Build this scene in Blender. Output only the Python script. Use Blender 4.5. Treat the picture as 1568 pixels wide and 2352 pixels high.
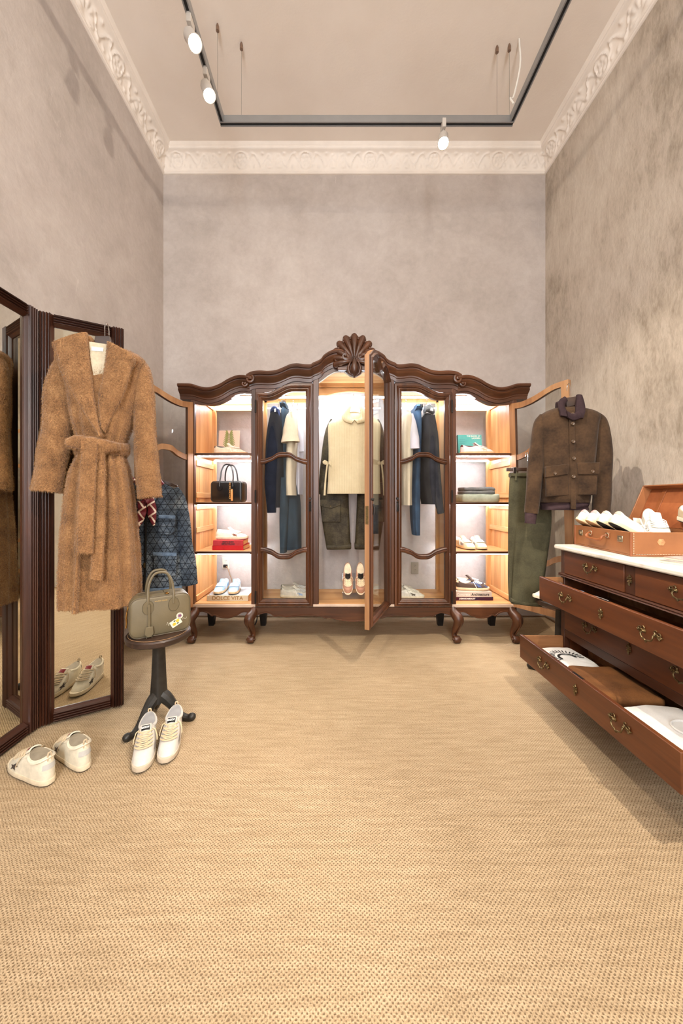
import bpy, bmesh, math, random
import numpy as np
from mathutils import Vector, Matrix
for o in list(bpy.data.objects): bpy.data.objects.remove(o, do_unlink=True)
SC = bpy.context.scene; COL = SC.collection
random.seed(4); RNG = np.random.default_rng(7)
R = math.radians; PI = math.pi
# ---------------------------------------------------------------- camera
F = 800.0; U0 = 773.0; V0 = 1147.0; EYE = 1.15      # focal length and principal point in photo pixels, eye height
cam = bpy.data.cameras.new('camera'); camo = bpy.data.objects.new('camera', cam); COL.objects.link(camo)
camo.location = (0, 0, EYE); camo.rotation_euler = (R(90), 0, 0)
cam.sensor_fit = 'VERTICAL'; cam.sensor_height = 36; cam.sensor_width = 24
cam.lens = F*36/2352; cam.shift_x = (784-U0)/2352; cam.shift_y = -(1176-V0)/2352
cam.clip_start = .02; SC.camera = camo
# ---------------------------------------------------------------- world, exposure
w = bpy.data.worlds.new('world'); SC.world = w; w.use_nodes = True
w.node_tree.nodes['Background'].inputs[0].default_value = (.75, .82, 1, 1)
w.node_tree.nodes['Background'].inputs[1].default_value = .6
vs = SC.view_settings; vs.view_transform = 'Standard'; vs.look = 'None'; vs.exposure = -.45; vs.gamma = 1; vs.use_curve_mapping = False
# daylight through the shop window in the wall behind the camera
def area(name, loc, rot, sx, sy, power, color):
    l = bpy.data.lights.new(name, 'AREA'); l.shape = 'RECTANGLE'; l.size = sx; l.size_y = sy; l.energy = power; l.color = color
    o = bpy.data.objects.new(name, l); COL.objects.link(o); o.location = loc; o.rotation_euler = rot; return o
XL, XR, YB, YR, ZC = -1.696, 2.042, 3.41, -2.7, 4.535     # room: left, right, back, rear (behind camera), ceiling
area('window_daylight', (-.11, YR-.14, 2.25), (R(-90), 0, R(180)), 1.0, 2.7, 520, (.92, .94, 1))
# ---------------------------------------------------------------- materials
MATS = {}
def new_mat(name):
    m = bpy.data.materials.new(name); m.use_nodes = True; nt = m.node_tree
    return m, nt, nt.nodes['Principled BSDF']
def lin(c):
    return tuple(((x/255)/12.92 if x/255 <= .04045 else ((x/255+.055)/1.055)**2.4) for x in c) + (1,)
def node(nt, t, **k):
    n = nt.nodes.new(t)
    for a, b in k.items():
        if a in n.inputs.keys() if isinstance(a, str) and a in [i.name for i in n.inputs] else False: n.inputs[a].default_value = b
        else: setattr(n, a, b)
    return n
def coords(nt, scale=(1, 1, 1), rot=(0, 0, 0)):
    tc = nt.nodes.new('ShaderNodeTexCoord'); mp = nt.nodes.new('ShaderNodeMapping')
    mp.inputs['Scale'].default_value = scale; mp.inputs['Rotation'].default_value = rot
    nt.links.new(tc.outputs['Object'], mp.inputs['Vector']); return mp.outputs['Vector']
def noise(nt, vec, scale, detail=4, rough=.55, dist=0):
    n = nt.nodes.new('ShaderNodeTexNoise'); n.inputs['Scale'].default_value = scale; n.inputs['Detail'].default_value = detail
    n.inputs['Roughness'].default_value = rough; n.inputs['Distortion'].default_value = dist
    nt.links.new(vec, n.inputs['Vector']); return n.outputs['Fac']
def ramp(nt, fac, stops):
    r = nt.nodes.new('ShaderNodeValToRGB'); e = r.color_ramp.elements
    while len(e) < len(stops): e.new(.5)
    for i, (p, c) in enumerate(stops): e[i].position = p; e[i].color = c if len(c) == 4 else lin(c)
    nt.links.new(fac, r.inputs[0]); return r.outputs[0]
def bump(nt, bsdf, h, strength=.3, dist=.01):
    b = nt.nodes.new('ShaderNodeBump'); b.inputs['Strength'].default_value = strength; b.inputs['Distance'].default_value = dist
    nt.links.new(h, b.inputs['Height']); nt.links.new(b.outputs[0], bsdf.inputs['Normal']); return b
def math_(nt, op, a, b=None):
    n = nt.nodes.new('ShaderNodeMath'); n.operation = op
    for i, x in enumerate((a, b)):
        if x is None: continue
        if isinstance(x, (int, float)): n.inputs[i].default_value = x
        else: nt.links.new(x, n.inputs[i])
    return n.outputs[0]
def mixc(nt, fac, a, b, mode='MIX'):
    n = nt.nodes.new('ShaderNodeMix'); n.data_type = 'RGBA'; n.blend_type = mode
    for s, x in ((0, fac), (6, a), (7, b)):
        if isinstance(x, (int, float)): n.inputs[s].default_value = x
        elif isinstance(x, tuple): n.inputs[s].default_value = x
        else: nt.links.new(x, n.inputs[s])
    return n.outputs[2]
def plain(name, rgb, rough=.5, metal=0, var=.12, scale=12, bmp=0, bscale=60, coat=0, spec=.5):
    """a colour with a little uneven tone and fine relief"""
    if name in MATS: return MATS[name]
    m, nt, b = new_mat(name); v = coords(nt)
    c = lin(rgb); d = tuple(x*(1-var) for x in c[:3])+(1,); e = tuple(min(1, x*(1+var)) for x in c[:3])+(1,)
    nt.links.new(ramp(nt, noise(nt, v, scale), [(.3, d), (.7, e)]), b.inputs['Base Color'])
    b.inputs['Roughness'].default_value = rough; b.inputs['Metallic'].default_value = metal
    b.inputs['Coat Weight'].default_value = coat; b.inputs['Specular IOR Level'].default_value = spec
    if bmp: bump(nt, b, noise(nt, v, bscale, 6), bmp, .004)
    MATS[name] = m; return m
def wood(name, dark, mid, light, axis=2, scale=1.0, rough=.35, coat=.15, stripes=7):
    """grain runs along the given object axis"""
    if name in MATS: return MATS[name]
    m, nt, b = new_mat(name); s = [26*scale, 26*scale, 26*scale]; s[axis] = 1.6*scale
    v = coords(nt, tuple(s)); n1 = noise(nt, v, 1, 5, .6, .6)
    s2 = [stripes*scale]*3; s2[axis] = .5*scale
    n2 = noise(nt, coords(nt, tuple(s2)), 1, 3, .5, .4)
    f = math_(nt, 'ADD', math_(nt, 'MULTIPLY', n1, .6), math_(nt, 'MULTIPLY', n2, .4))
    nt.links.new(ramp(nt, f, [(.3, dark), (.5, mid), (.68, light)]), b.inputs['Base Color'])
    b.inputs['Roughness'].default_value = rough; b.inputs['Coat Weight'].default_value = coat; b.inputs['Coat Roughness'].default_value = .25
    bump(nt, b, n1, .12, .002); MATS[name] = m; return m
def cloth(name, rgb, rgb2=None, weave=900, rough=.9, bmp=.12, patch=6, sheen=.0, lo=.35, hi=.65):
    if name in MATS: return MATS[name]
    m, nt, b = new_mat(name); v = coords(nt)
    if rgb2 is None: rgb2 = tuple(x*.82 for x in rgb)
    f = math_(nt, 'ADD', math_(nt, 'MULTIPLY', noise(nt, v, patch, 5, .6), .75), math_(nt, 'MULTIPLY', noise(nt, v, weave*.3, 2), .25))
    nt.links.new(ramp(nt, f, [(lo, rgb2), (hi, rgb)]), b.inputs['Base Color'])
    b.inputs['Roughness'].default_value = rough; b.inputs['Sheen Weight'].default_value = sheen; b.inputs['Specular IOR Level'].default_value = .2
    bump(nt, b, noise(nt, v, weave*.9, 2), bmp, .002); MATS[name] = m; return m
def emit(name, rgb, strength):
    if name in MATS: return MATS[name]
    m, nt, b = new_mat(name); b.inputs['Base Color'].default_value = (.9, .9, .9, 1)
    b.inputs['Emission Color'].default_value = lin(rgb); b.inputs['Emission Strength'].default_value = strength; MATS[name] = m; return m
def glass(name='pane_glass', tint=(.97, .98, .97, 1), refl=.06):
    if name in MATS: return MATS[name]
    m, nt, b = new_mat(name); nt.nodes.remove(b); out = nt.nodes['Material Output']
    t = nt.nodes.new('ShaderNodeBsdfTransparent'); t.inputs[0].default_value = tint
    g = nt.nodes.new('ShaderNodeBsdfGlossy'); g.inputs['Roughness'].default_value = .02
    lw = nt.nodes.new('ShaderNodeLayerWeight'); lw.inputs[0].default_value = .5
    fr = math_(nt, 'ADD', math_(nt, 'MULTIPLY', math_(nt, 'POWER', lw.outputs['Facing'], 4.0), .7), .03)
    mx = nt.nodes.new('ShaderNodeMixShader'); nt.links.new(fr, mx.inputs[0])
    nt.links.new(t.outputs[0], mx.inputs[1]); nt.links.new(g.outputs[0], mx.inputs[2]); nt.links.new(mx.outputs[0], out.inputs[0])
    MATS[name] = m; return m
# ---------------------------------------------------------------- mesh builder
class MB:
    def __init__(s): s.v = []; s.f = []
    def add(s, V, Fs):
        k = len(s.v); s.v += [tuple(map(float, p)) for p in V]; s.f += [tuple(i+k for i in f) for f in Fs]; return s
    def box(s, x0, x1, y0, y1, z0, z1):
        V = [(x, y, z) for x in (x0, x1) for y in (y0, y1) for z in (z0, z1)]
        return s.add(V, [(0, 1, 3, 2), (4, 6, 7, 5), (0, 4, 5, 1), (2, 3, 7, 6), (0, 2, 6, 4), (1, 5, 7, 3)])
    def loft(s, loops, closed=True, caps=True, ring=False):
        """loops: list of equal-length point lists; closed: each loop closes; ring: last loop joins the first"""
        n = len(loops[0]); V = [p for l in loops for p in l]; Fs = []; m = len(loops)
        for i in range(m if ring else m-1):
            j = (i+1) % m
            for a in range(n if closed else n-1):
                b = (a+1) % n; Fs.append((i*n+a, i*n+b, j*n+b, j*n+a))
        if caps and closed and not ring: Fs += [tuple(range(n))[::-1], tuple(range((m-1)*n, m*n))]
        return s.add(V, Fs)
    def tube(s, path, r, n=8, caps=True, flat=1.0):
        P = [Vector(p) for p in path]; m = len(P); rr = r if hasattr(r, '__len__') else [r]*m; loops = []
        up = Vector((0, 0, 1)); pn = None
        for i in range(m):
            t = (P[min(i+1, m-1)]-P[max(i-1, 0)]).normalized()
            if pn is None:
                a = up if abs(t.dot(up)) < .9 else Vector((0, 1, 0)); pn = (a-t*a.dot(t)).normalized()
            else: pn = (pn-t*pn.dot(t)).normalized()
            bn = t.cross(pn)
            loops.append([P[i]+(pn*math.cos(2*PI*k/n)*flat+bn*math.sin(2*PI*k/n))*rr[i] for k in range(n)])
        return s.loft(loops, True, caps)
    def lathe(s, prof, c=(0, 0, 0), n=20, axis=2, caps=True):
        loops = []
        for r, h in prof:
            l = []
            for k in range(n):
                a = 2*PI*k/n; p = (r*math.cos(a), r*math.sin(a), h)
                if axis == 1: p = (p[0], p[2], p[1])
                if axis == 0: p = (p[2], p[0], p[1])
                l.append((c[0]+p[0], c[1]+p[1], c[2]+p[2]))
            loops.append(l)
        return s.loft(loops, True, caps)
    def prism(s, poly, y0, y1):
        """polygon in x,z extruded along y"""
        n = len(poly); V = [(x, y0, z) for x, z in poly]+[(x, y1, z) for x, z in poly]
        return s.add(V, [tuple(range(n)), tuple(range(2*n-1, n-1, -1))]+[(i, i+n, (i+1) % n+n, (i+1) % n) for i in range(n)])
    def strip(s, xs, zt, zb, y0, y1):
        """board between an upper and a lower curve"""
        return s.loft([[(x, y0, b), (x, y0, t), (x, y1, t), (x, y1, b)] for x, t, b in zip(xs, zt, zb)])
    def grid(s, G):
        m = len(G); n = len(G[0]); return s.add([p for r in G for p in r], [(i*n+j, i*n+j+1, (i+1)*n+j+1, (i+1)*n+j) for i in range(m-1) for j in range(n-1)])
    def sphere(s, c, r, n=10, m=7):
        rx, ry, rz = r if hasattr(r, '__len__') else (r, r, r); loops = []
        for i in range(m+1):
            a = -PI/2+PI*i/m; q = max(math.cos(a), .02)
            loops.append([(c[0]+rx*q*math.cos(2*PI*k/n), c[1]+ry*q*math.sin(2*PI*k/n), c[2]+rz*math.sin(a)) for k in range(n)])
        return s.loft(loops)
    def move(s, M, start=0):
        s.v[start:] = [tuple(M @ Vector(p)) for p in s.v[start:]]; return s
    def build(s, name, mat, parent=None, smooth=True, bev=0, label=None, kind=None, loc=None, rot=None, sub=0, solid=0, angle=35):
        me = bpy.data.meshes.new(name); me.from_pydata(s.v, [], s.f); me.update()
        bm = bmesh.new(); bm.from_mesh(me); bmesh.ops.recalc_face_normals(bm, faces=bm.faces); bm.to_mesh(me); bm.free()
        return mkobj(name, me, mat, parent, smooth, bev, label, kind, loc, rot, sub, solid, angle)
def mkobj(name, me, mat, parent=None, smooth=True, bev=0, label=None, kind=None, loc=None, rot=None, sub=0, solid=0, angle=35):
    if mat is not None and not me.materials: me.materials.append(mat)
    if smooth:
        me.polygons.foreach_set('use_smooth', [True]*len(me.polygons))
        try: me.set_sharp_from_angle(angle=R(angle))
        except Exception: pass
    o = bpy.data.objects.new(name, me); COL.objects.link(o); o.parent = parent
    if loc: o.location = loc
    if rot: o.rotation_euler = rot
    if label: o['label'] = label
    if kind: o['kind'] = kind
    if solid:
        md = o.modifiers.new('solid', 'SOLIDIFY'); md.thickness = solid; md.offset = -1
    if bev:
        md = o.modifiers.new('bevel', 'BEVEL'); md.width = bev; md.segments = 2; md.limit_method = 'ANGLE'; md.angle_limit = R(40)
    if sub:
        md = o.modifiers.new('sub', 'SUBSURF'); md.levels = sub; md.render_levels = sub
    return o
def thing(name, label, cat, loc=(0, 0, 0), rz=0, group=None, rot=None):
    o = bpy.data.objects.new(name, None); COL.objects.link(o); o.empty_display_size = .05
    o.location = loc; o.rotation_euler = rot if rot else (0, 0, rz); o['label'] = label; o['category'] = cat
    if group: o['group'] = group
    return o
def tag(o, label, cat, group=None):
    o['label'] = label; o['category'] = cat
    if group: o['group'] = group
    return o
def dup(root, loc, rz=0, label=None, rot=None):
    r = root.copy(); COL.objects.link(r); r.location = loc; r.rotation_euler = rot if rot else (0, 0, rz)
    if label: r['label'] = label
    for ch in list(root.children):
        c = ch.copy(); COL.objects.link(c); c.parent = r
        for g in list(ch.children):
            d = g.copy(); COL.objects.link(d); d.parent = c
    return r
def text(name, body, size, mat, parent, loc, rot, sx=1.0, align='CENTER', spacing=1.0, bold=0):
    cu = bpy.data.curves.new('t', 'FONT'); cu.body = body; cu.size = size; cu.align_x = align; cu.align_y = 'CENTER'
    cu.extrude = .0004; cu.offset = bold; cu.space_character = spacing
    t = bpy.data.objects.new('t', cu); me = bpy.data.meshes.new_from_object(t); bpy.data.objects.remove(t)
    me.name = name; o = mkobj(name, me, mat, parent, smooth=False, loc=loc, rot=rot); o.scale = (sx, 1, 1); return o
def interp(pts, n):
    """smooth curve (Catmull-Rom) through 2-D or 3-D points, n samples"""
    P = [np.array(p, float) for p in pts]; P = [2*P[0]-P[1]]+P+[2*P[-1]-P[-2]]; out = []; m = len(pts)-1
    for i in range(n):
        u = i/(n-1)*m; k = min(int(u), m-1); t = u-k; a, b, c, d = P[k:k+4]
        out.append(.5*((2*b)+(-a+c)*t+(2*a-5*b+4*c-d)*t*t+(-a+3*b-3*c+d)*t**3))
    return out
class Frame:
    """a vertical plane through (x,y) turned by rz about z: photo pixel -> local (x, z)"""
    def __init__(s, x, y, rz=0): s.x, s.y, s.rz = x, y, rz
    def p(s, u, v):
        k = (u-U0)/F; c, n = math.cos(s.rz), math.sin(s.rz); lx = (k*s.y-s.x)/(c-k*n); y = s.y+lx*n
        return lx, EYE-(v-V0)*y/F
    def pts(s, L): return [s.p(*q) for q in L]
# ================================================================= the room
def plaster(name, c1, c2, c3, streak=(1, 1, 1), rot=(0, 0, 0)):
    m, nt, b = new_mat(name); v = coords(nt, streak, rot); v0 = coords(nt)
    f1 = noise(nt, v0, .9, 6, .62, .5); f2 = noise(nt, v, 6, 8, .7, .35); f3 = noise(nt, v, 26, 5, .6, .3)
    f = math_(nt, 'ADD', math_(nt, 'MULTIPLY', f1, .45), math_(nt, 'ADD', math_(nt, 'MULTIPLY', f2, .38), math_(nt, 'MULTIPLY', f3, .17)))
    c = ramp(nt, f, [(.36, c1), (.5, c2), (.64, c3)])
    # pale trowel scuffs
    s = noise(nt, coords(nt, (9, 9, 3), (.5, .7, .3)), 1.6, 8, .7, 1.2); sc = ramp(nt, s, [(.66, (0, 0, 0, 1)), (.72, (1, 1, 1, 1))])
    n = nt.nodes.new('ShaderNodeMath'); n.operation = 'MULTIPLY'; nt.links.new(sc, n.inputs[0]); n.inputs[1].default_value = .3
    nt.links.new(mixc(nt, n.outputs[0], c, lin((232, 224, 216))), b.inputs['Base Color'])
    b.inputs['Roughness'].default_value = .8; b.inputs['Specular IOR Level'].default_value = .25
    bump(nt, b, math_(nt, 'ADD', f2, math_(nt, 'MULTIPLY', f3, .6)), .35, .012); return m
M_wall = plaster('grey_plaster', (172, 161, 153), (187, 176, 169), (200, 190, 183))
M_wall_r = plaster('streaked_plaster', (146, 133, 117), (188, 175, 160), (208, 197, 183), (1, 2.2, .8), (R(40), 0, 0))
m, nt, b = new_mat('ceiling_paint'); MATS['ceil'] = m; v = coords(nt)
nt.links.new(ramp(nt, noise(nt, v, 3, 5), [(.3, (232, 221, 210)), (.7, (238, 228, 218))]), b.inputs['Base Color']); b.inputs['Roughness'].default_value = .9
bump(nt, b, noise(nt, v, 70, 4), .15, .004)
M_corn = plain('cornice_plaster', (238, 228, 218), .85, var=.05, scale=6, bmp=.1)
# sisal floor: rows of knots
m, nt, b = new_mat('sisal_carpet'); MATS['sisal'] = m
v = coords(nt); sx = nt.nodes.new('ShaderNodeSeparateXYZ'); nt.links.new(v, sx.inputs[0])
wob = math_(nt, 'MULTIPLY', math_(nt, 'SUBTRACT', noise(nt, v, 70, 2), .5), .007)
sa = math_(nt, 'SINE', math_(nt, 'MULTIPLY', math_(nt, 'ADD', sx.outputs[0], wob), 2*PI/.0125)); sb = math_(nt, 'SINE', math_(nt, 'MULTIPLY', math_(nt, 'ADD', sx.outputs[1], wob), 2*PI/.0105))
kn = math_(nt, 'ADD', math_(nt, 'MULTIPLY', math_(nt, 'MULTIPLY', sa, sb), .5), .5)
n1 = noise(nt, coords(nt, (1, 9, 1)), 6, 4, .6); n2 = noise(nt, coords(nt), 260, 3, .6); n3 = noise(nt, coords(nt), 1.3, 3, .5)
knot = ramp(nt, math_(nt, 'ADD', kn, math_(nt, 'MULTIPLY', math_(nt, 'SUBTRACT', noise(nt, v, 140, 2), .5), .8)), [(.02, (0, 0, 0, 1)), (.4, (1, 1, 1, 1))])
cA = ramp(nt, math_(nt, 'ADD', math_(nt, 'MULTIPLY', n2, .55), math_(nt, 'ADD', math_(nt, 'MULTIPLY', n1, .3), math_(nt, 'MULTIPLY', n3, .15))), [(.36, (150, 127, 97)), (.5, (180, 156, 124)), (.64, (202, 179, 147))])
nt.links.new(mixc(nt, knot, lin((132, 109, 83)), cA), b.inputs['Base Color'])
b.inputs['Roughness'].default_value = .95; b.inputs['Specular IOR Level'].default_value = .1
bump(nt, b, math_(nt, 'ADD', knot, math_(nt, 'MULTIPLY', n2, .5)), .7, .004)
def struct(name, mb, mat, parent=None, **k):
    o = mb.build(name, mat, parent, smooth=k.pop('smooth', False), **k); o['kind'] = 'structure'; return o
T = .12
struct('floor', MB().box(XL-T, XR+T, YR-T, YB+T, -.1, 0), MATS['sisal'])
struct('ceiling', MB().box(XL-T, XR+T, YR-T, YB+T, ZC, ZC+.1), MATS['ceil'])
struct('wall_left', MB().box(XL-T, XL, YR, YB, 0, ZC), M_wall)
struct('wall_right', MB().box(XR, XR+T, YR, YB, 0, ZC), M_wall_r)
struct('wall_back', MB().box(XL-T, XR+T, YB, YB+T, 0, ZC), M_wall)
M_white = plain('white_paint', (226, 222, 214), .6, var=.04)
wr = MB(); wx0, wx1, wz0, wz1 = -.62, .40, .9, 3.6
wr.box(XL-T, wx0, YR-T, YR, 0, ZC); wr.box(wx1, XR+T, YR-T, YR, 0, ZC); wr.box(wx0, wx1, YR-T, YR, 0, wz0); wr.box(wx0, wx1, YR-T, YR, wz1, ZC)
struct('wall_rear', wr, M_white)
wf = MB()
for a, b2 in ((wx0, wx0+.06), (wx1-.06, wx1), (-.14, -.08)): wf.box(a, b2, YR-.07, YR-.02, wz0, wz1)
for a, b2 in ((wz0, wz0+.06), (wz1-.06, wz1), (2.3, 2.35)): wf.box(wx0, wx1, YR-.07, YR-.02, a, b2)
win = struct('window_1', wf, M_white)
MB().box(wx0, wx1, YR-.05, YR-.045, wz0, wz1).build('pane', glass(), win, smooth=False)
# ---- cornice with cast relief, one length per wall
CZ = 4.326
prof = [(0, 0, 0), (.016, 0, 0), (.02, .006, 0), (.02, .016, 0), (.013, .022, 0), (.010, .03, 0)]
NC = 22
for i in range(1, NC):
    a = i/NC*PI/2; prof.append((.010+.072*(1-math.cos(a)), .03+.130*math.sin(a), i/NC))
prof += [(.084, .163, 0), (.09, .166, -1), (.096, .171, -1), (.1, .178, -1), (.1, .186, 0), (.108, .19, 0), (.112, .2, 0), (.122, .209, 0)]
def motif(s, t):
    P = .62; a = (s % P)/P; x = (a-.25)*P; y = (t-.48)*.15
    r = math.hypot(x, y); th = math.atan2(y, x)
    h = 1.0*math.exp(-((r-.056)/.008)**2)
    if r < .056: h = max(h, (.35+.65*abs(math.cos(2.5*th+.6)))*math.exp(-((r-.028)/.018)**2), math.exp(-(r/.009)**2))
    x = (a-.75)*P; y = (t-.2)*.15; r = math.hypot(x, y); th = math.atan2(y, x)
    if r < .1: h = max(h, (.25+.75*abs(math.cos(4.5*th)))*math.exp(-((r-.05)/.03)**2)*(1 if y > -.01 else .3))
    for c, sg in ((.0, 1), (.5, -1)):
        x = (a-c); x = (x+.5) % 1-.5; x *= P; yc = .5+.26*sg*math.sin(x*40)
        if abs(x) < .11: h = max(h, .85*math.exp(-(((t-yc)*.15)/.008)**2)*(1-(x/.12)**4))
        for k in (-1, 1):
            for (lx, ly, lr) in ((.05, .78, .013), (.085, .25, .012), (.03, .2, .010), (.11, .7, .011)):
                h = max(h, .9*math.exp(-(((x-k*lx)**2+((t-ly)*.15)**2)/lr**2)))
    return h*min(1, t*9, (1-t)*9)
def cornice(name, fn, L, mirror_start, end_mitre):
    n = int(L/.009); G = []
    for i in range(n+1):
        row = []
        for k, (p, z, t) in enumerate(prof):
            s0 = p if mirror_start else 0; s1 = L-(p if end_mitre else 0); s = s0+(s1-s0)*i/n; d = 0
            if t > 0: d = .016*motif(s+3.1, t)
            elif t < 0: d = .005*(abs(math.sin(s*PI/.018)))
            row.append(fn(s, p+d*.75, z-d*.6))
        G.append(row)
    o = MB().grid(G).build(name, M_corn, None, angle=60); o['kind'] = 'structure'
cornice('trim_1', lambda s, p, z: (XL+s, YB-p, CZ+z), XR-XL, True, True)
cornice('trim_2', lambda s, p, z: (XL+p, YB-s, CZ+z), YB-YR, True, False)
cornice('trim_3', lambda s, p, z: (XR-p, YB-s, CZ+z), YB-YR, True, False)
# carpet edging along the walls
M_edge = plain('carpet_edging', (120, 92, 66), .9, bmp=.4, bscale=200)
struct('baseboard_back', MB().tube([(XL, YB-.008, .008), (XR, YB-.008, .008)], .008, 6), M_edge)
struct('baseboard_left', MB().tube([(XL+.008, YR, .008), (XL+.008, YB-.016, .008)], .008, 6), M_edge)
struct('baseboard_right', MB().tube([(XR-.008, YR, .008), (XR-.008, YB-.016, .008)], .008, 6), M_edge)
# wall sockets behind the wardrobe
M_sock = plain('socket_plastic', (214, 205, 186), .4, var=.03); M_black = plain('black_plastic', (18, 17, 16), .45, var=.1)
M_steel = plain('brushed_steel', (168, 165, 160), .32, 1, var=.06); M_chrome = plain('chrome', (205, 205, 205), .12, 1, var=.03)
def socket(u, v, label, mat):
    x = (u-U0)*(YB)/F; z = EYE-(v-V0)*YB/F
    t = thing('wall_socket', label, 'socket', (x, YB, z))
    MB().box(-.036, .036, -.008, 0, -.058, .058).build('cover_plate', mat, t, bev=.003)
    for zc in (.022, -.022):
        for xx in (-.007, .007): MB().box(xx-.0015, xx+.0015, -.009, -.006, zc, zc+.008).build('slot', M_black, t, smooth=False)
        MB().lathe([(.002, -.009), (.002, -.006)], (0, 0, zc-.008), 8, 1).build('earth_hole', M_black, t, smooth=False)
    return t
t = socket(519, 1293, 'cream wall socket with a plug, on the wall behind the blue sneakers', M_sock)
MB().box(-.02, .02, -.03, -.008, -.04, -.012).build('plug', M_black, t, bev=.004)
MB().tube(interp([(.01, -.03, -.028), (.03, -.05, -.035), (.05, -.06, -.09), (.075, -.06, -.16), (.09, -.05, -.28)], 14), .004, 6).build('cord', plain('tan_cord', (150, 120, 90), .6), t)
socket(952, 1304, 'grey wall socket seen through the lower pane above the star sneaker', plain('grey_socket', (150, 140, 126), .5, var=.04))
# ================================================================= track lighting
M_track = plain('track_aluminium', (150, 150, 150), .4, .6, var=.04); M_tblack = plain('track_groove', (20, 20, 22), .6); M_lamp = plain('lamp_grey', (186, 178, 170), .45, var=.03)
TZ, TX0, TX1, TY0, TY1 = 3.945, -.848, 1.293, -1.6, 2.585
def bar(label, a, b):
    t = thing('track_rail', label, 'light track', ((a[0]+b[0])/2, (a[1]+b[1])/2, TZ), group='light track rails')
    dx, dy = abs(b[0]-a[0])/2, abs(b[1]-a[1])/2; w = .017; m = MB(); g = MB()
    if dx > dy:
        m.box(-dx, dx, -w, w, .012, .04); m.box(-dx, dx, -w, -w+.008, -.012, .012); m.box(-dx, dx, w-.008, w, -.012, .012); g.box(-dx, dx, -w+.008, w-.008, -.004, .012)
    else:
        m.box(-w, w, -dy, dy, .012, .04); m.box(-w, -w+.008, -dy, dy, -.012, .012); m.box(w-.008, w, -dy, dy, -.012, .012); g.box(-w+.008, w-.008, -dy, dy, -.004, .012)
    m.build('profile', M_track, t, smooth=False); g.build('groove', M_tblack, t, smooth=False)
    return t
tr = bar('grey light track running parallel to the back wall above the wardrobe', (TX0-.017, TY1), (TX1+.017, TY1))
bar('grey light track on the left carrying two lit spotlights', (TX0, TY0), (TX0, TY1-.017))
bar('grey light track on the right without lamps in view', (TX1, TY0), (TX1, TY1-.017))
bar('grey light track behind the camera closing the rectangle', (TX0-.017, TY0-.034), (TX1+.017, TY0-.034))
for (x, y, lab) in ((-.706, 2.581, 'thin suspension wire with cap, left of the back light track'), (TX0+.0, 2.48, 'thin suspension wire at the end of the left light track'),
                    (1.196, 2.6, 'thin suspension wire at the right of the back light track'), (1.283, 2.59, 'thin suspension wire beside the white feed cable')):
    t = thing('suspension_wire', lab, 'wire', (x, y, TZ+.04), group='track suspension wires')
    MB().tube([(0, 0, 0), (0, 0, ZC-TZ-.04)], .0013, 5).build('wire', M_steel, t)
    MB().lathe([(.012, 0), (.012, .03), (.006, .05)], (0, 0, ZC-TZ-.09), 10).build('cap', plain('cap_bronze', (140, 115, 98), .4, .6), t)
c = MB().tube(interp([(1.34, 2.56, ZC), (1.345, 2.555, ZC-.2), (1.3, 2.56, ZC-.42), (1.26, 2.53, TZ+.12), (1.27, 2.5, TZ+.045)], 16), .006, 6).build('feed_cable', M_white)
tag(c, 'white power cable looping from the ceiling to the light track corner', 'cable')
LENS = emit('lamp_lens', (255, 224, 180), 60)
def spot(x, y, aim, power, label, size=60, warm=(1, .9, .765), blend=.7, rad=.03):
    """track adapter, stem and bell-shaped head with a spot lamp in its mouth"""
    t = thing('track_spotlight', label, 'spotlight', (x, y, TZ-.012), group='track spotlights')
    MB().box(-.014, .014, -.03, .03, -.045, .02).build('adapter', M_lamp, t, bev=.003)
    MB().tube([(0, 0, -.045), (0, 0, -.085)], .007, 8).build('stem', M_lamp, t)
    d = (Vector(aim)-Vector((x, y, TZ-.14))).normalized(); q = d.to_track_quat('-Z', 'Y'); M = Matrix.Translation((0, 0, -.10)) @ q.to_matrix().to_4x4()
    h = MB().lathe([(.012, .035), (.03, .03), (.036, .01), (.034, -.02), (.038, -.05), (.042, -.075), (.038, -.075), (.034, -.062)], n=18, caps=True)
    h.move(M).build('head', M_lamp, t)
    MB().lathe([(.036, -.066), (.03, -.0665), (.001, -.067)], n=18, caps=False).move(M).build('lens', LENS, t)
    l = bpy.data.lights.new('spot_lamp', 'SPOT'); l.energy = power; l.color = warm; l.spot_size = R(size); l.spot_blend = blend; l.shadow_soft_size = rad
    o = bpy.data.objects.new('spot_lamp', l); COL.objects.link(o); o.parent = t; o.matrix_local = M @ Matrix.Translation((0, 0, -.08)); return t
spot(TX0, 2.02, (.9, 1.1, .6), 80, 'upper of the two lit spotlights on the left track')
spot(TX0, 2.27, (.5, 1.5, 0), 80, 'lower of the two lit spotlights, nearer the left track corner')
spot(.79, TY1, (.4, 1.2, .3), 90, 'lit spotlight hanging from the back track')
spot(TX0, 1.0, (1.6, 2.1, 1.3), 470, 'spotlight on the left track aimed at the suede jacket', 45, rad=.015)
spot(TX1, .19, (1.0, 1.6, 0), 500, 'spotlight on the right track aimed at the drawers', 58, rad=.015)
spot(TX1, .9, (-1.1, 1.8, 1.1), 240, 'spotlight on the right track aimed at the camel coat', 50)
spot(TX1, -.4, (-1.45, .85, 0), 400, 'spotlight on the right track aimed at the left floor', 48)
spot(TX0, -.3, (.3, 2.8, 1.2), 300, 'spotlight on the left track aimed at the wardrobe', 45)
spot(TX0, -1.2, (.3, -.2, 0), 90, 'spotlight on the left track behind the camera', 80)
spot(TX1, -1.3, (-.4, -2.2, .6), 150, 'spotlight on the right track aimed at the rear wall', 70)
spot(TX1, 1.45, (XL, 2.3, 2.7), 150, 'added fill spotlight on the right track washing the left wall', 95, blend=1)  # extra lamp out of view, added to lift the left wall
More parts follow.
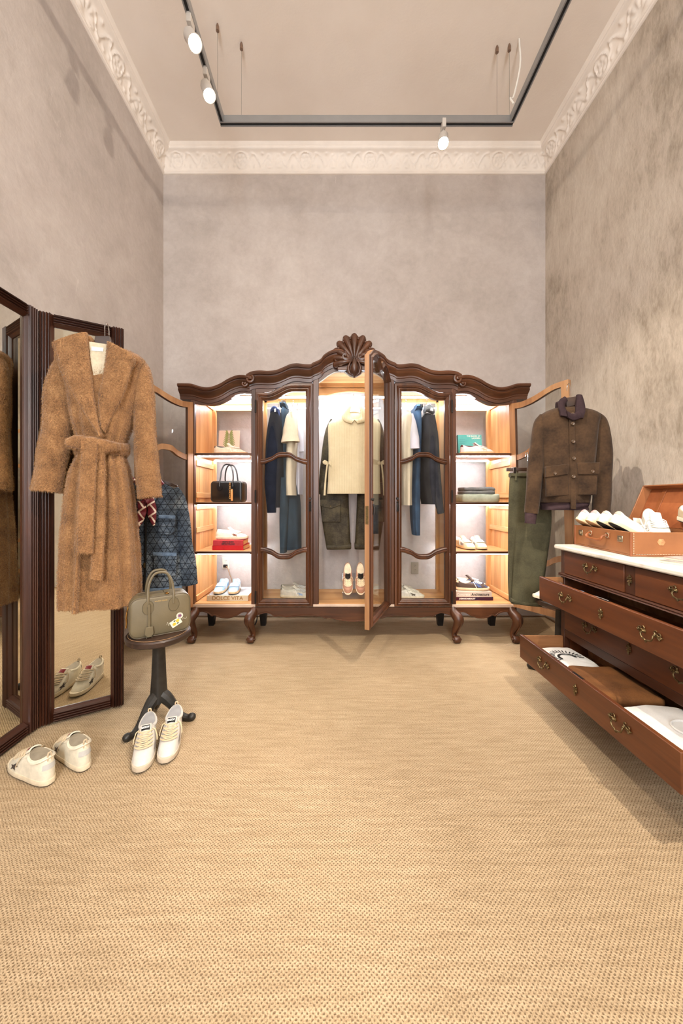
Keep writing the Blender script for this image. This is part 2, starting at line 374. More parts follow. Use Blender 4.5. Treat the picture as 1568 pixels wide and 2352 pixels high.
spot(TX0, 1.5, (XR, 2.4, 2.9), 65, 'added fill spotlight on the left track washing the right wall', 95, blend=1)  # added unseen lamp that brightens the upper right wall
spot(.2, TY0-.034, (.2, YB, 3.0), 110, 'added fill spotlight on the rear track washing the back wall', 70, blend=1)  # added behind the camera to even out the back wall
# ================================================================= the wardrobe
M_wal = wood('walnut_v', (38, 19, 9), (76, 42, 22), (104, 61, 34), 2, .8, .4, .08)
M_walh = wood('walnut_h', (38, 19, 9), (76, 42, 22), (104, 61, 34), 0, .8, .4, .08)
M_oak = wood('oak_v', (168, 112, 60), (205, 152, 96), (226, 184, 132), 2, .7, .5, .05, 12)
M_oakh = wood('oak_h', (168, 112, 60), (205, 152, 96), (226, 184, 132), 0, .7, .5, .05, 12)
M_oaky = wood('oak_d', (168, 112, 60), (205, 152, 96), (226, 184, 132), 1, .7, .5, .05, 12)
M_oakd = wood('oak_door', (112, 72, 42), (150, 106, 68), (172, 130, 90), 2, .7, .5, .05, 12)
M_brass = plain('aged_brass', (108, 90, 60), .42, .85, var=.3, scale=60)
M_iron_d = plain('dark_iron', (38, 32, 28), .5, .5, var=.2)
M_glass = glass()
M_led = emit('led_strip_light', (244, 249, 255), 145)
WX, WY = .137, 2.82; WS = WY/F
WD = thing('display_wardrobe', 'wide carved walnut wardrobe with glass doors and lit oak interior against the back wall', 'wardrobe', (WX, WY, 0))
def wx(u): return (u-812)*WS
def wz(v): return EYE-(v-V0)*WS
def crv(L, n=0, mir=False):
    """pixel polyline -> wardrobe x,z (front plane), optionally mirrored"""
    P = [((1624-u if mir else u), v) for u, v in L]
    if mir: P = P[::-1]
    Q = [(wx(u), wz(v)) for u, v in P]
    return interp(Q, n) if n else [np.array(q) for q in Q]
side_top = [(415, 885), (430, 885), (446, 886), (462, 891), (480, 894), (497, 891), (513, 884), (530, 874), (548, 867), (562, 866), (574, 868)]
mid_top = [(570, 864), (582, 858), (600, 856), (618, 857), (636, 855), (652, 849), (668, 842), (684, 840), (700, 842), (714, 842), (720, 838), (730, 834), (738, 829), (744, 821), (756, 813), (770, 808), (784, 808), (798, 815)]
cprof = [(.09, 0), (-.052, 0), (-.064, -.006), (-.068, -.018), (-.062, -.03), (-.05, -.034), (-.047, -.042), (-.052, -.052), (-.044, -.064), (-.03, -.076), (-.02, -.088), (-.018, -.098), (-.012, -.102), (-.008, -.128), (.09, -.128)]
def cornice_piece(L, mir, ret=False, sc=1.0):
    P = crv(L, 60, mir); loops = []
    for x, z in P: loops.append([(x, y, z+d*sc) for y, d in cprof])
    m = MB().loft(loops)
    m.build('cornice_moulding', M_walh, WD, angle=28)
for mir in (False, True):
    cornice_piece(side_top, mir, sc=.9); cornice_piece(mid_top, mir)
    e = wx(415) if not mir else wx(1624-415); s = 1 if not mir else -1        # return of the moulding along the cabinet side
    m = MB(); pr = [(y+.064, d*.9) for y, d in cprof[1:-1]]
    m.loft([[(e+s*(p+.02), yy, wz(885)+d) for p, d in pr]+[(e+s*.1, yy, wz(885)-.115), (e+s*.1, yy, wz(885))] for yy in (.03, .44)]).build('cornice_return', M_wal, WD, angle=28)
def volute(u, v, r, turn, mir, start=0, y=-.045, th=.016):
    m = MB(); cx, cz = wx(u), wz(v); s = -1 if mir else 1; P = []; rr = []
    for i in range(40):
        a = start+turn*i/39*2*PI*1.35; q = r*(1-.78*i/39); P.append((cx+s*q*math.cos(a), y-.012*i/39, cz+q*math.sin(a))); rr.append(th*(1-.45*i/39))
    m.tube(P, rr, 8); m.sphere((cx, y-.016, cz), r*.26); m.lathe([(r*.95, 0), (r*.95, .07)], (cx, y, cz), 20, 1)
    m.build('scroll', M_wal, WD)
for mir in (False, True):
    f = (lambda u: 1624-u) if mir else (lambda u: u)
    volute(f(577), 875, .034, -1, mir, PI*.6); volute(f(564), 884, .024, -1, mir, PI*.3, -.03, .012)
    volute(f(793), 826, .036, -1, mir, PI*.55, -.06)
# friezes above the openings
def frieze(top, bot, mir, n=60, drop=.07):
    T_ = crv(top, n, mir); B_ = crv(bot, 0, mir); xs = [p[0] for p in T_]
    bx = [p[0] for p in B_]; bz = [p[1] for p in B_]; x0, x1 = bx[0], bx[-1]; X = np.linspace(x0, x1, n)
    zt = np.interp(X, xs, [p[1]-drop for p in T_]); zb = np.interp(X, bx, bz)
    MB().strip(X, zt, zb, 0, .028).build('frieze', M_walh, WD, angle=25)
side_bot = [(440, 927), (450, 927), (462, 929), (478, 930), (494, 928), (508, 924), (522, 917), (536, 909), (550, 905), (562, 904), (577, 905)]
door_top = [(586, 901), (600, 902), (614, 901), (628, 896), (642, 889), (654, 884), (666, 882), (680, 882), (717, 882)]
arch = [(720, 884), (732, 877), (742, 870), (752, 862), (764, 855), (776, 852), (790, 851), (797, 857), (804, 862), (812, 864)]
for mir in (False, True):
    frieze(side_top, side_bot, mir); frieze(mid_top[1:], door_top, mir)
    frieze([(712, 842)]+mid_top[10:]+[(812, 815)], arch, mir)
    # white rubber edge in the arch
    P = crv(arch[1:], 40, mir); MB().tube([(x, .012, z-.004) for x, z in P], .006, 6, flat=1).build('arch_edge', plain('pale_edge', (225, 222, 215), .5, var=.02), WD)
# shell crest
def shell():
    m = MB(); cx, cz = wx(813), wz(836); cy = -.055; rr = random.Random(2)
    for i in range(11):
        a = R(-6+192*i/10); Lr = .148+.062*max(0, math.sin(a))**1.5
        d = Vector((math.cos(a), 0, math.sin(a))); P = []; q = []
        for k in range(10):
            t = k/9; P.append(Vector((cx, cy, cz))+d*Lr*(.06+.94*t)+Vector((0, -.02*math.sin(t*PI)+.03*t, 0))); q.append(.007+.021*t**.8)
        m.tube(P, q, 8); m.sphere(P[-1], .0265, 9, 7)
        for sd in (-1, 1):
            pd = Vector((-math.sin(a), 0, math.cos(a)))*sd; m.sphere(P[-1]+pd*.019+Vector((0, -.012, 0))-d*.006, .012, 7, 5)
        if i < 10:
            a2 = R(-6+192*(i+.5)/10); d2 = Vector((math.cos(a2), 0, math.sin(a2))); L2 = .132+.058*max(0, math.sin(a2))**1.5
            m.tube([Vector((cx, cy+.012, cz))+d2*L2*t+Vector((0, .03*t-.012, 0)) for t in (.1, .4, .7, .9, 1)], [.005, .010, .014, .016, .01], 6); m.sphere(Vector((cx, cy+.02, cz))+d2*L2*1.02, .014, 7, 5)
    m.build('shell_crest', M_wal, WD, angle=50)
    m = MB(); z0 = wz(871)
    m.tube([(cx, -.04, z0), (cx, -.062, z0+.03), (cx, -.07, z0+.07), (cx, -.075, z0+.1), (cx, -.07, z0+.15)], [.012, .032, .034, .02, .008], 10)
    for s in (-1, 1):
        m.tube([(cx+s*.012, -.05, z0+.01), (cx+s*.04, -.055, z0+.03), (cx+s*.05, -.06, z0+.07), (cx+s*.03, -.065, z0+.12)], [.01, .016, .012, .006], 8)
    for k in range(7): m.sphere((cx, -.088+.002*k, z0+.085+.012*k), .006, 6, 5)
    m.build('crest_drop', M_wal, WD, angle=50)
    MB().prism([(cx-.13, cz-.06), (cx+.13, cz-.06), (cx+.16, cz+.01), (cx+.13, cz+.1), (cx+.06, cz+.17), (cx, cz+.185), (cx-.06, cz+.17), (cx-.13, cz+.1), (cx-.16, cz+.01)], -.035, .03).build('crest_back', M_wal, WD, bev=.004)
shell()
# uprights
for u0, u1 in ((438, 447), (577, 587), (719, 732)):
    for mir in (False, True):
        a, b2 = (wx(u0), wx(u1)) if not mir else (wx(1624-u1), wx(1624-u0)); top = {438: 915, 577: 885, 719: 868}[u0]
        MB().box(a, b2, -.004, .034, .2, wz(top)).build('upright', M_wal, WD, bev=.003)
# carcass
IZ = .308; DEP = .45
MB().box(wx(445), wx(1179), 0, DEP, IZ-.03, IZ).build('base_board', M_oakh, WD, bev=.002)
MB().box(wx(440), wx(1184), -.006, .012, IZ-.032, IZ-.006).build('base_edge', plain('pale_lip', (205, 180, 160), .35, var=.05), WD, bev=.002)
for u0, u1, z in ((440, 580, 2.035), (580, 726, 2.11), (726, 898, 2.235), (898, 1044, 2.11), (1044, 1184, 2.035)):
    MB().box(wx(u0), wx(u1), .03, DEP, z, z+.015).build('top_board', M_oakh, WD)
    MB().box(wx(u0), wx(u1), DEP-.03, DEP, z-.06 if z < 2.2 else z-.05, z).build('back_rail', M_oakh, WD)
arc = [(wx(726)+(wx(898)-wx(726))*i/30) for i in range(31)]
MB().strip(arc, [2.19]*31, [2.08+.075*math.sin(PI*i/30)**.7 for i in range(31)], DEP-.03, DEP).build('back_arch', M_oakh, WD)
ZS = [wz(1041), wz(1154), wz(1267)]
for s, (uo, ui) in ((-1, (440, 580)), (1, (1184, 1044))):
    xo = wx(uo); xi = wx(ui); d = s
    # outer side: vertical boards, rails and back post
    bw = (DEP-.05)/4
    for k in range(4): MB().box(min(xo, xo-d*.018), max(xo, xo-d*.018), .02+k*bw+.0008, .02+(k+1)*bw-.0008, .2, 2.04).build('side_board', M_oak, WD)
    for zz in (2.0, ZS[0]-.075, ZS[1]+.06, ZS[1]-.04, ZS[2]+.17, IZ+.03):
        MB().box(min(xo-d*.018, xo-d*.032), max(xo-d*.018, xo-d*.032), .03, DEP, zz-.022, zz+.022).build('side_rail', M_oaky, WD, bev=.003)
    MB().box(min(xo, xo-d*.05), max(xo, xo-d*.05), DEP-.035, DEP, .2, 2.04).build('back_post', M_oak, WD)
    MB().box(xi-.009, xi+.009, .03, DEP, IZ, 2.1).build('partition', M_oak, WD)
    MB().box(min(xi, xi-d*.03) , max(xi, xi-d*.03), DEP-.03, DEP, IZ, 2.1).build('back_post', M_oak, WD)
    for z in ZS:
        a, b2 = sorted((xo-d*.02, xi+d*.012))
        sh = MB().box(a, b2, .012, DEP-.01, z-.018, z).build('shelf', M_oakh, WD)
        MB().box(a-.004, b2+.004, .0, .013, z-.0185, z+.0005).build('lipping', M_walh, sh, bev=.002)
        MB().box(a+.02, b2-.02, .02, .034, z-.026, z-.018).build('led_strip', M_led, sh, smooth=False)
MB().box(wx(452), wx(1172), .045, .06, 1.985, 1.997).build('led_strip', emit('led_top_light', (244, 249, 255), 95), WD, smooth=False)
MB().box(wx(452), wx(1172), .043, .075, 1.997, 2.004).build('led_channel', M_steel, WD, smooth=False)
M_led_fill = emit('led_back_fill', (224, 238, 255), 130)  # added glow at the cabinet back, brightens the wall behind the bays
for u0, u1 in ((452, 572), (592, 716), (736, 888), (908, 1034), (1052, 1172)): MB().box(wx(u0), wx(u1), .40, .412, 1.99, 1.998).build('led_strip', M_led_fill, WD, smooth=False)  # rear strips added as fill for the wall, one per bay
for s, (uo, ui) in ((-1, (452, 572)), (1, (1172, 1052))):
    for z in ZS: MB().box(*sorted((wx(uo), wx(ui))), .40, .41, z-.025, z-.018).build('led_strip', M_led_fill, WD, smooth=False)  # same added fill under the rear of each shelf
# apron with beaded lower edge
ap_side = [(441, 1418), (452, 1408), (464, 1405), (477, 1408), (487, 1415), (493, 1413), (505, 1418), (522, 1420), (538, 1416), (545, 1413), (555, 1407), (566, 1406), (580, 1412)]
ap_mid = [(586, 1414), (598, 1410), (612, 1407), (624, 1411), (632, 1416), (640, 1414), (660, 1417), (690, 1414), (718, 1413), (738, 1416), (748, 1420), (756, 1418), (780, 1424), (812, 1427)]
for mir in (False, True):
    for L in (ap_side, ap_mid):
        P = crv(L, 60, mir); y0 = 0 if L is ap_side else -.006
        MB().strip([p[0] for p in P], [IZ-.025]*60, [p[1] for p in P], y0, .026).build('apron', M_walh, WD, angle=25)
        MB().tube([(p[0], y0-.002, p[1]+.004) for p in P], .006, 6).build('apron_bead', M_walh, WD)
# legs
def cabriole(x, s):
    m = MB(); P = interp([(x, .02, .27), (x+s*.004, .0, .235), (x+s*.026, -.034, .2), (x+s*.028, -.036, .165), (x+s*.014, -.02, .115), (x+s*.004, -.004, .07), (x+s*.008, -.012, .04), (x+s*.018, -.034, .026)], 26)
    rr = [q[0] for q in interp([(.03, 0), (.036, 0), (.042, 0), (.038, 0), (.028, 0), (.021, 0), (.022, 0), (.026, 0)], 26)]
    m.tube(P, rr, 12); m.lathe([(.026, -.024), (.03, -.018), (.03, .018), (.026, .024)], (x+s*.016, -.034, .03), 14, 0)
    m.sphere((x+s*.016-.026, -.04, .032), .012, 8, 6); m.sphere((x+s*.016+.026, -.04, .032), .012, 8, 6)
    m.tube([(x+s*.03, -.078, .205), (x+s*.034, -.079, .16), (x+s*.02, -.05, .1), (x+s*.01, -.03, .06)], [.004, .006, .005, .004], 6)
    m.build('leg', M_wal, WD, angle=50)
for u, s in ((449, -1), (583, -1), (1041, 1), (1175, 1)):
    cabriole(wx(u), s)
    m = MB(); x = wx(u); m.loft([[(x-a, DEP-.08-a, z), (x+a, DEP-.08-a, z), (x+a, DEP-.08+a, z), (x-a, DEP-.08+a, z)] for a, z in ((.022, 0), (.03, .1), (.034, .3))]).build('leg', M_iron_d, WD, smooth=False)
MB().tube(interp([(wx(562), .2, .2), (wx(556), .15, .15), (wx(560), .12, .1), (wx(574), .13, .08), (wx(580), .16, .13), (wx(574), .2, .2)], 24), .005, 6).build('lamp_cord', M_black, WD)
# ---- doors
FP = [(0, .0), (.06, -.006), (.30, -.008), (.36, -.016), (.46, -.022), (.56, -.019), (.62, -.011), (.72, -.012), (.82, -.008), (.9, -.002), (1, .002)]
def door(w, z0, z1fn, fw, inner_top, parent, mat_out, muntins=(), both=None, hw=1, th=.03, flip=False):
    """framed glass door in its own x (0 at the hinge, growing with hw) and z; front faces -y. z1fn / inner_top: height over t in 0..1"""
    K = 24
    def ring(x0, x1, zb, fn):
        P = [(x0+(x1-x0)*i/K, zb) for i in range(K)]+[(x1, zb+(fn(x1/w)-zb)*i/K) for i in range(K)]
        P += [(x1+(x0-x1)*i/K, fn((x1+(x0-x1)*i/K)/w)) for i in range(K)]+[(x0, fn(x0/w)+(zb-fn(x0/w))*i/K) for i in range(K)]
        return P
    O = ring(0, w, z0, z1fn); I = ring(fw, w-fw, z0+fw, inner_top); loops = []
    for s, y in FP: loops.append([(hw*(a[0]+(b[0]-a[0])*s), y, a[1]+(b[1]-a[1])*s) for a, b in zip(O, I)])
    for s, y in ((1, th), (0, th)): loops.append([(hw*(a[0]+(b[0]-a[0])*s), y, a[1]+(b[1]-a[1])*s) for a, b in zip(O, I)])
    d = MB().loft(loops[:len(FP)+1], ring=False, caps=False).build('door', mat_out, parent, angle=25)
    bk = MB().loft([loops[-2], loops[-1], [(p[0], -.001, p[2]) for p in loops[-1]]], caps=False).build('back_face', both or mat_out, d, smooth=False)
    cuts = []
    for fn in muntins:
        X = np.linspace(fw*.8, w-fw*.8, 40); lp = []
        for x in X:
            z = fn(x/w); lp.append([(hw*x, y, z+dz) for y, dz in ((-.004, -.021), (-.014, -.017), (-.018, -.009), (-.012, -.004), (-.012, .004), (-.018, .009), (-.014, .017), (-.004, .021), (.022, .021), (.022, -.021))])
        mu = MB().loft(lp).build('muntin', mat_out if both is None else both, d, angle=30); cuts.append(fn)
    cuts = [lambda t: z0+fw]+sorted(cuts, key=lambda f: f(.5))+[inner_top]
    for a, b2 in zip(cuts[:-1], cuts[1:]):
        X = np.linspace(fw*.9, w-fw*.9, 24); MB().strip([hw*x for x in X], [b2(x/w) for x in X], [a(x/w) for x in X], .006, .010).build('glass_pane', M_glass, d, smooth=False)
    return d
def smooth(t, a, b): t = min(1, max(0, (t-a)/(b-a))); return t*t*(3-2*t)
dw = wx(719)-wx(587); dz0 = wz(1392); zlo, zhi = wz(902), wz(882)
def dtop(t): return zlo+(zhi-zlo)*smooth(t, .2, .62)-.006*math.exp(-((t-.18)/.1)**2)
def dinn(t): return wz(919)+(wz(900)-wz(919))*smooth(t, .25, .66)
def humps(zc, s):
    def f(t): return zc+s*(.036*math.exp(-((t-.5)/.17)**4)+.022*math.exp(-((t-.5)/.3)**6)-.0)
    return f
mu = [humps(wz(1061), 1), humps(wz(1262), -1)]
dL = door(dw, dz0, dtop, .058, dinn, WD, M_wal, mu); dL.location = (wx(587), -.012, 0)
dR = door(dw, dz0, dtop, .058, dinn, WD, M_wal, mu, hw=-1); dR.location = (wx(1037), -.012, 0)
for d, hx, kx in ((dL, .004, dw-.022), (dR, -.004, -dw+.022)):
    for z in (wz(935), wz(1140), wz(1370)): MB().tube([(hx, -.012, z-.05), (hx, -.012, z+.05)], .007, 8).build('hinge', M_iron_d, d)
    k = MB(); z = wz(1145)
    k.lathe([(.009, -.026), (.011, -.018), (.011, -.008)], (kx, 0, z), 10, 1); k.tube([(kx, -.022, z-.035), (kx, -.03, z-.06), (kx, -.03, z-.085), (kx, -.026, z-.1)], [.006, .009, .007, .010], 8)
    k.sphere((kx, -.022, z-.03), .009, 8, 6); k.build('key_plate', M_iron_d, d)
# centre door, hung on the right and standing open
cw = wx(892)-wx(732)
def ctop(t): t = 1-t; return np.interp(abs(t-.5)*2*80, [0, 8, 15, 22, 36, 48, 60, 70, 80], [wz(864)-.006, wz(862)-.006, wz(857)-.004, wz(851), wz(852), wz(855), wz(862), wz(870), wz(877)])-.004
def cinn(t): t = 1-t; return np.interp(abs(t-.5)*2*80, [0, 8, 15, 22, 36, 48, 60, 70, 80], [wz(885), wz(883), wz(878), wz(873), wz(873), wz(876), wz(882), wz(889), wz(896)])
dC = door(cw, dz0+.008, ctop, .05, cinn, WD, M_wal, (), both=M_oakd, hw=-1); dC.location = (wx(893), -.02, 0); dC.rotation_euler = (0, 0, R(68))
MB().box(-cw-.0015, -cw+.002, .004, .024, dz0+.7, dz0+.82).build('lock_plate', M_brass, dC, smooth=False)
k = MB(); k.lathe([(.009, -.026), (.011, -.018), (.011, -.008)], (-cw+.024, 0, 1.15), 10, 1); k.tube([(-cw+.024, -.022, 1.12), (-cw+.024, -.03, 1.09), (-cw+.024, -.026, 1.05)], [.006, .009, .009], 8); k.build('key_plate', M_iron_d, dC)
# outer doors, folded out
ow = wx(577)-wx(447)
def otop(t): return 1.93-.012*math.exp(-((t-.22)/.15)**2)+.05*smooth(t, .35, .85)
def oinn(t): return 1.885-.012*math.exp(-((t-.22)/.15)**2)+.055*smooth(t, .35, .85)
om = [humps(wz(1052), 1), humps(wz(1268), -1)]
oL = door(ow, dz0, otop, .05, oinn, WD, M_wal, om, both=M_oakd, hw=1); oL.location = (wx(440)-.004, -.008, 0); oL.rotation_euler = (0, 0, R(-(180-61)))
oR = door(ow, dz0, otop, .05, oinn, WD, M_wal, om, both=M_oakd, hw=-1); oR.location = (wx(1184)+.004, -.008, 0); oR.rotation_euler = (R(0), R(1.4), R(180-62))
for d, s in ((oL, 1), (oR, -1)):
    for z in (wz(965), wz(1160), wz(1355)): MB().tube([(s*.0, -.004, z-.04), (s*.0, -.004, z+.04)], .007, 8).build('hinge', M_brass, d)
# ================================================================= garment tools
def sell(a, n):
    c, s = math.cos(a), math.sin(a); return math.copysign(abs(c)**(2/n), c), math.copysign(abs(s)**(2/n), s)
def body(fr, rows, y=0, n=56, m=48, e=2.6, folds=.05, ff=7, seed=1, sag=1.0, grow=True, caps=True):
    """closed cloth body through rows (v, u_left, u_right, half_depth) traced in the photo, given real depth and vertical folds"""
    rd = random.Random(seed); ph = [rd.random()*6.28 for _ in range(4)]; Q = []
    for r in rows:
        a = fr.p(r[1], r[0]); b2 = fr.p(r[2], r[0]); Q.append(((a[0]+b2[0])/2, (b2[0]-a[0])/2, r[3], (a[1]+b2[1])/2))
    S = interp(Q, m); L = []
    for i, (cx, hw, hd, z) in enumerate(S):
        t = i/(m-1); f = folds*(t if grow else 1); lp = []
        for k in range(n):
            a = 2*PI*k/n; c, s = sell(a, e)
            q = 1+f*(math.sin(ff*a+ph[0]+1.2*t)*.6+math.sin((ff*2-3)*a+ph[1]-1.5*t)*.4)
            wob = .004*math.sin(9*t+ph[2]+3*a)
            lp.append((cx+hw*c*(1+(q-1)*.35), y+(hd*s)*q+wob, z))
        L.append(lp)
    return MB().loft(L, caps=caps)
def sleeve(fr, rows, y0=0, y1=-.03, n=24, m=30, fold=.05, seed=2, k=.8, hd=None):
    """sleeve through rows (u, v, half_width_px): a tapering tube with a hollow cuff"""
    rd = random.Random(seed); ph = rd.random()*6; Q = []
    for u, v, h in rows:
        a = fr.p(u, v); b2 = fr.p(u+h, v); Q.append((a[0], a[1], abs(b2[0]-a[0])))
    S = interp(Q, m); L = []
    for i, (x, z, h) in enumerate(S):
        t = i/(m-1); y = y0+(y1-y0)*t
        j, l = max(i-1, 0), min(i+1, m-1); tx, tz = S[l][0]-S[j][0], S[l][1]-S[j][1]; q = math.hypot(tx, tz); nx, nz = -tz/q, tx/q
        lp = []
        for a in range(n):
            A = 2*PI*a/n; r = h*(1+fold*math.sin(3*A+ph+5*t)*.5+fold*math.sin(16*t+2*A+ph)*.6)
            d = (hd if hd else h*k)
            lp.append((x+nx*r*math.cos(A), y+d*math.sin(A)*(r/h), z+nz*r*math.cos(A)))
        L.append(lp)
    c = [sum(p[i] for p in L[-1])/n for i in range(3)]
    for sc, b in ((.86, 0), (.8, 3)):       # turn the cuff inwards
        L.append([tuple(c[i]+(p[i]-c[i])*sc+(L[-4][0][i]-c[i])*0 for i in range(3)) for p in L[m-1]])
        if b: L[-1] = [(p[0]+(S[-b-2][0]-S[-1][0]), p[1], p[2]+(S[-b-2][1]-S[-1][1])) for p in L[-1]]
    return MB().loft(L)
def slab(fr, A, B, y=0, th=.01, m=24, n=14, yb=None, e=2.6, waves=0, wk=3):
    """thick piece of cloth between two traced edges A and B (u,v lists of equal length); y may change along to yb"""
    PA = interp(fr.pts(A), m); PB = interp(fr.pts(B), m); L = []; yb = y if yb is None else yb
    for i in range(m):
        t = i/(m-1); ax, az = PA[i]; bx, bz = PB[i]; yy = y+(yb-y)*t+waves*math.sin(wk*2*PI*t); lp = []
        for k in range(n):
            c, s = sell(2*PI*k/n, e); lp.append(((ax+bx)/2+(bx-ax)/2*c, yy+th*s, (az+bz)/2+(bz-az)/2*c))
        L.append(lp)
    return MB().loft(L)
def disc(m, c, r, d=.004, n=14):
    return m.lathe([(r, 0), (r, -d*.6), (r*.8, -d), (r*.5, -d*.7), (.0005, -d*.7)], c, n, 1)
def hanger(label, fr, u, v_hook, v_neck, span, y, mat, group=None, hook=.03, bar_t=.012, clip=False):
    """wooden or clear hanger: hook, neck block and sloping shoulders"""
    x, zn = fr.p(u, v_neck); _, zh = fr.p(u, v_hook); t = thing('clothes_hanger', label, 'hanger', (fr.x, fr.y, 0), fr.rz, group)
    P = [(x, y, zn)]+[(x, y, zn+(zh-hook-zn)*k/4) for k in (1, 2, 3, 4)]
    P += [(x+(hook*.55)*(1-math.cos(a)) if False else x, y+hook*.6*(1-math.cos(a)), zh-hook+hook*math.sin(a)) for a in np.linspace(.3, PI*1.05, 10)]
    MB().tube(P, .0022, 7).build('hook', M_chrome, t)
    X = np.linspace(-span, span, 21); zt = [zn+.004-.055*abs(q/span)**1.3 for q in X]
    MB().strip([x+q for q in X], zt, [z-.035*(1-.55*abs(q/span)) for z, q in zip(zt, X)], y-bar_t, y+bar_t).build('shoulder_bar', mat, t, bev=.003)
    return t
def bake_points(objs):
    """world-free triangle soup (in parent space) of several meshes"""
    V = []; N = []
    for o in objs:
        me = o.data; me.calc_loop_triangles(); co = np.empty(len(me.vertices)*3); me.vertices.foreach_get('co', co); co = co.reshape(-1, 3)
        tr_ = np.empty(len(me.loop_triangles)*3, dtype=np.int32); me.loop_triangles.foreach_get('vertices', tr_); V.append(co[tr_.reshape(-1, 3)])
    return np.concatenate(V)
def fur(objs, count, length, width, mat, parent, down=.55, name='fur', seed=3):
    """short mohair strands standing off the surface, combed downwards"""
    rg = np.random.default_rng(seed); T3 = bake_points(objs); e1 = T3[:, 1]-T3[:, 0]; e2 = T3[:, 2]-T3[:, 0]; nn = np.cross(e1, e2); ar = np.linalg.norm(nn, axis=1)
    idx = rg.choice(len(T3), count, p=ar/ar.sum()); r1 = np.sqrt(rg.random(count)); r2 = rg.random(count)
    P = T3[idx, 0]+(e1[idx].T*(r1*(1-r2))).T+(e2[idx].T*(r1*r2)).T; N = (nn[idx].T/np.maximum(ar[idx], 1e-9)).T
    sw = np.sin(P[:, 0]*37+P[:, 2]*23)+np.sin(P[:, 2]*41-P[:, 0]*19)
    D = N*.38+np.stack([.45*sw*.5+rg.normal(0, .35, count), rg.normal(0, .3, count), -down+rg.normal(0, .35, count)], 1)
    D = (D.T/np.linalg.norm(D, axis=1)).T; ln = length*(.5+.8*rg.random(count)); S = np.cross(D, rg.normal(size=(count, 3))); S = (S.T/np.linalg.norm(S, axis=1)).T*width
    mid = P+(D.T*ln*.55).T+N*.0015; tip = P+(D.T*ln).T+np.array([0, 0, -1])*(ln*.25)[:, None]+N*.0005
    V = np.concatenate([P-S, P+S, mid+S*.75, mid-S*.75, tip]); k = np.arange(count)
    Fq = np.stack([k, k+count, k+2*count, k+3*count], 1).tolist()+np.stack([k+3*count, k+2*count, k+4*count], 1).tolist()
    me = bpy.data.meshes.new(name); me.from_pydata(V.tolist(), [], Fq); me.update()
    o = mkobj(name, me, mat, parent, kind='stuff'); return o
def patch_on(fr, quad, y, d, n=1):
    """flat raised panel through traced pixel corners"""
    P = fr.pts(quad); return MB().prism(P, y-d, y)
# ================================================================= sneakers
FWX = [-.1425, -.12, -.08, -.02, .04, .085, .12, .1425]; FWY = [.026, .035, .038, .040, .047, .049, .043, .028]
def foot(a, sc=1.0):
    x = .1425*math.cos(a); s = math.sin(a); wv = np.interp(x, FWX, FWY); x2 = x; y = wv*math.copysign(abs(s)**.42, s)
    if abs(s) < .001: y = 0
    return np.array([x2*sc, y*sc])
class Shoe:
    def __init__(s, mid): s.mid = mid; s.h = (.085, .062, .078) if not mid else (.118, .099, .111)
    def pt(s, a, t, off=0):
        f = foot(a); ca = math.cos(a); hh, hs, hf = s.h; fr_ = max(0, ca); bk = max(0, -ca); sd = 1-abs(ca)
        zc = hs+(hf-hs)*fr_**1.5+(hh-hs)*bk**2; cx = -.07+(.056 if s.mid else .066)*ca if ca > 0 else -.07+.062*ca; cy = .034*math.sin(a)
        p0 = np.array([f[0]*.985, f[1]*.975, .02]); p2 = np.array([cx, cy, zc])
        ins = 1-.17*fr_**2; p1 = np.array([f[0]*ins+(-.004 if ca < -.5 else 0), f[1]*(1.02-.08*fr_), .05+.008*sd+.02*bk+.004*fr_])
        q = (1-t)**2*p0+2*t*(1-t)*p1+t*t*p2
        if off:
            d = 1e-3; da = s.pt(a+d, t)-s.pt(a-d, t); dt = s.pt(a, min(1, t+d))-s.pt(a, max(0, t-d)); n = np.cross(da, dt); n = n/(np.linalg.norm(n)+1e-12); q = q+n*off
        return q
    def patch(s, a0, a1, t0, t1, off=.0018, na=14, nt=6):
        return MB().grid([[s.pt(a0+(a1-a0)*i/na, t0+(t1-t0)*j/nt, off) for j in range(nt+1)] for i in range(na+1)])
def star_pts(n=5, r=1, q=.42, rot=PI/2): return [((r if k % 2 == 0 else r*q)*math.cos(rot+PI*k/n), (r if k % 2 == 0 else r*q)*math.sin(rot+PI*k/n)) for k in range(2*n)]
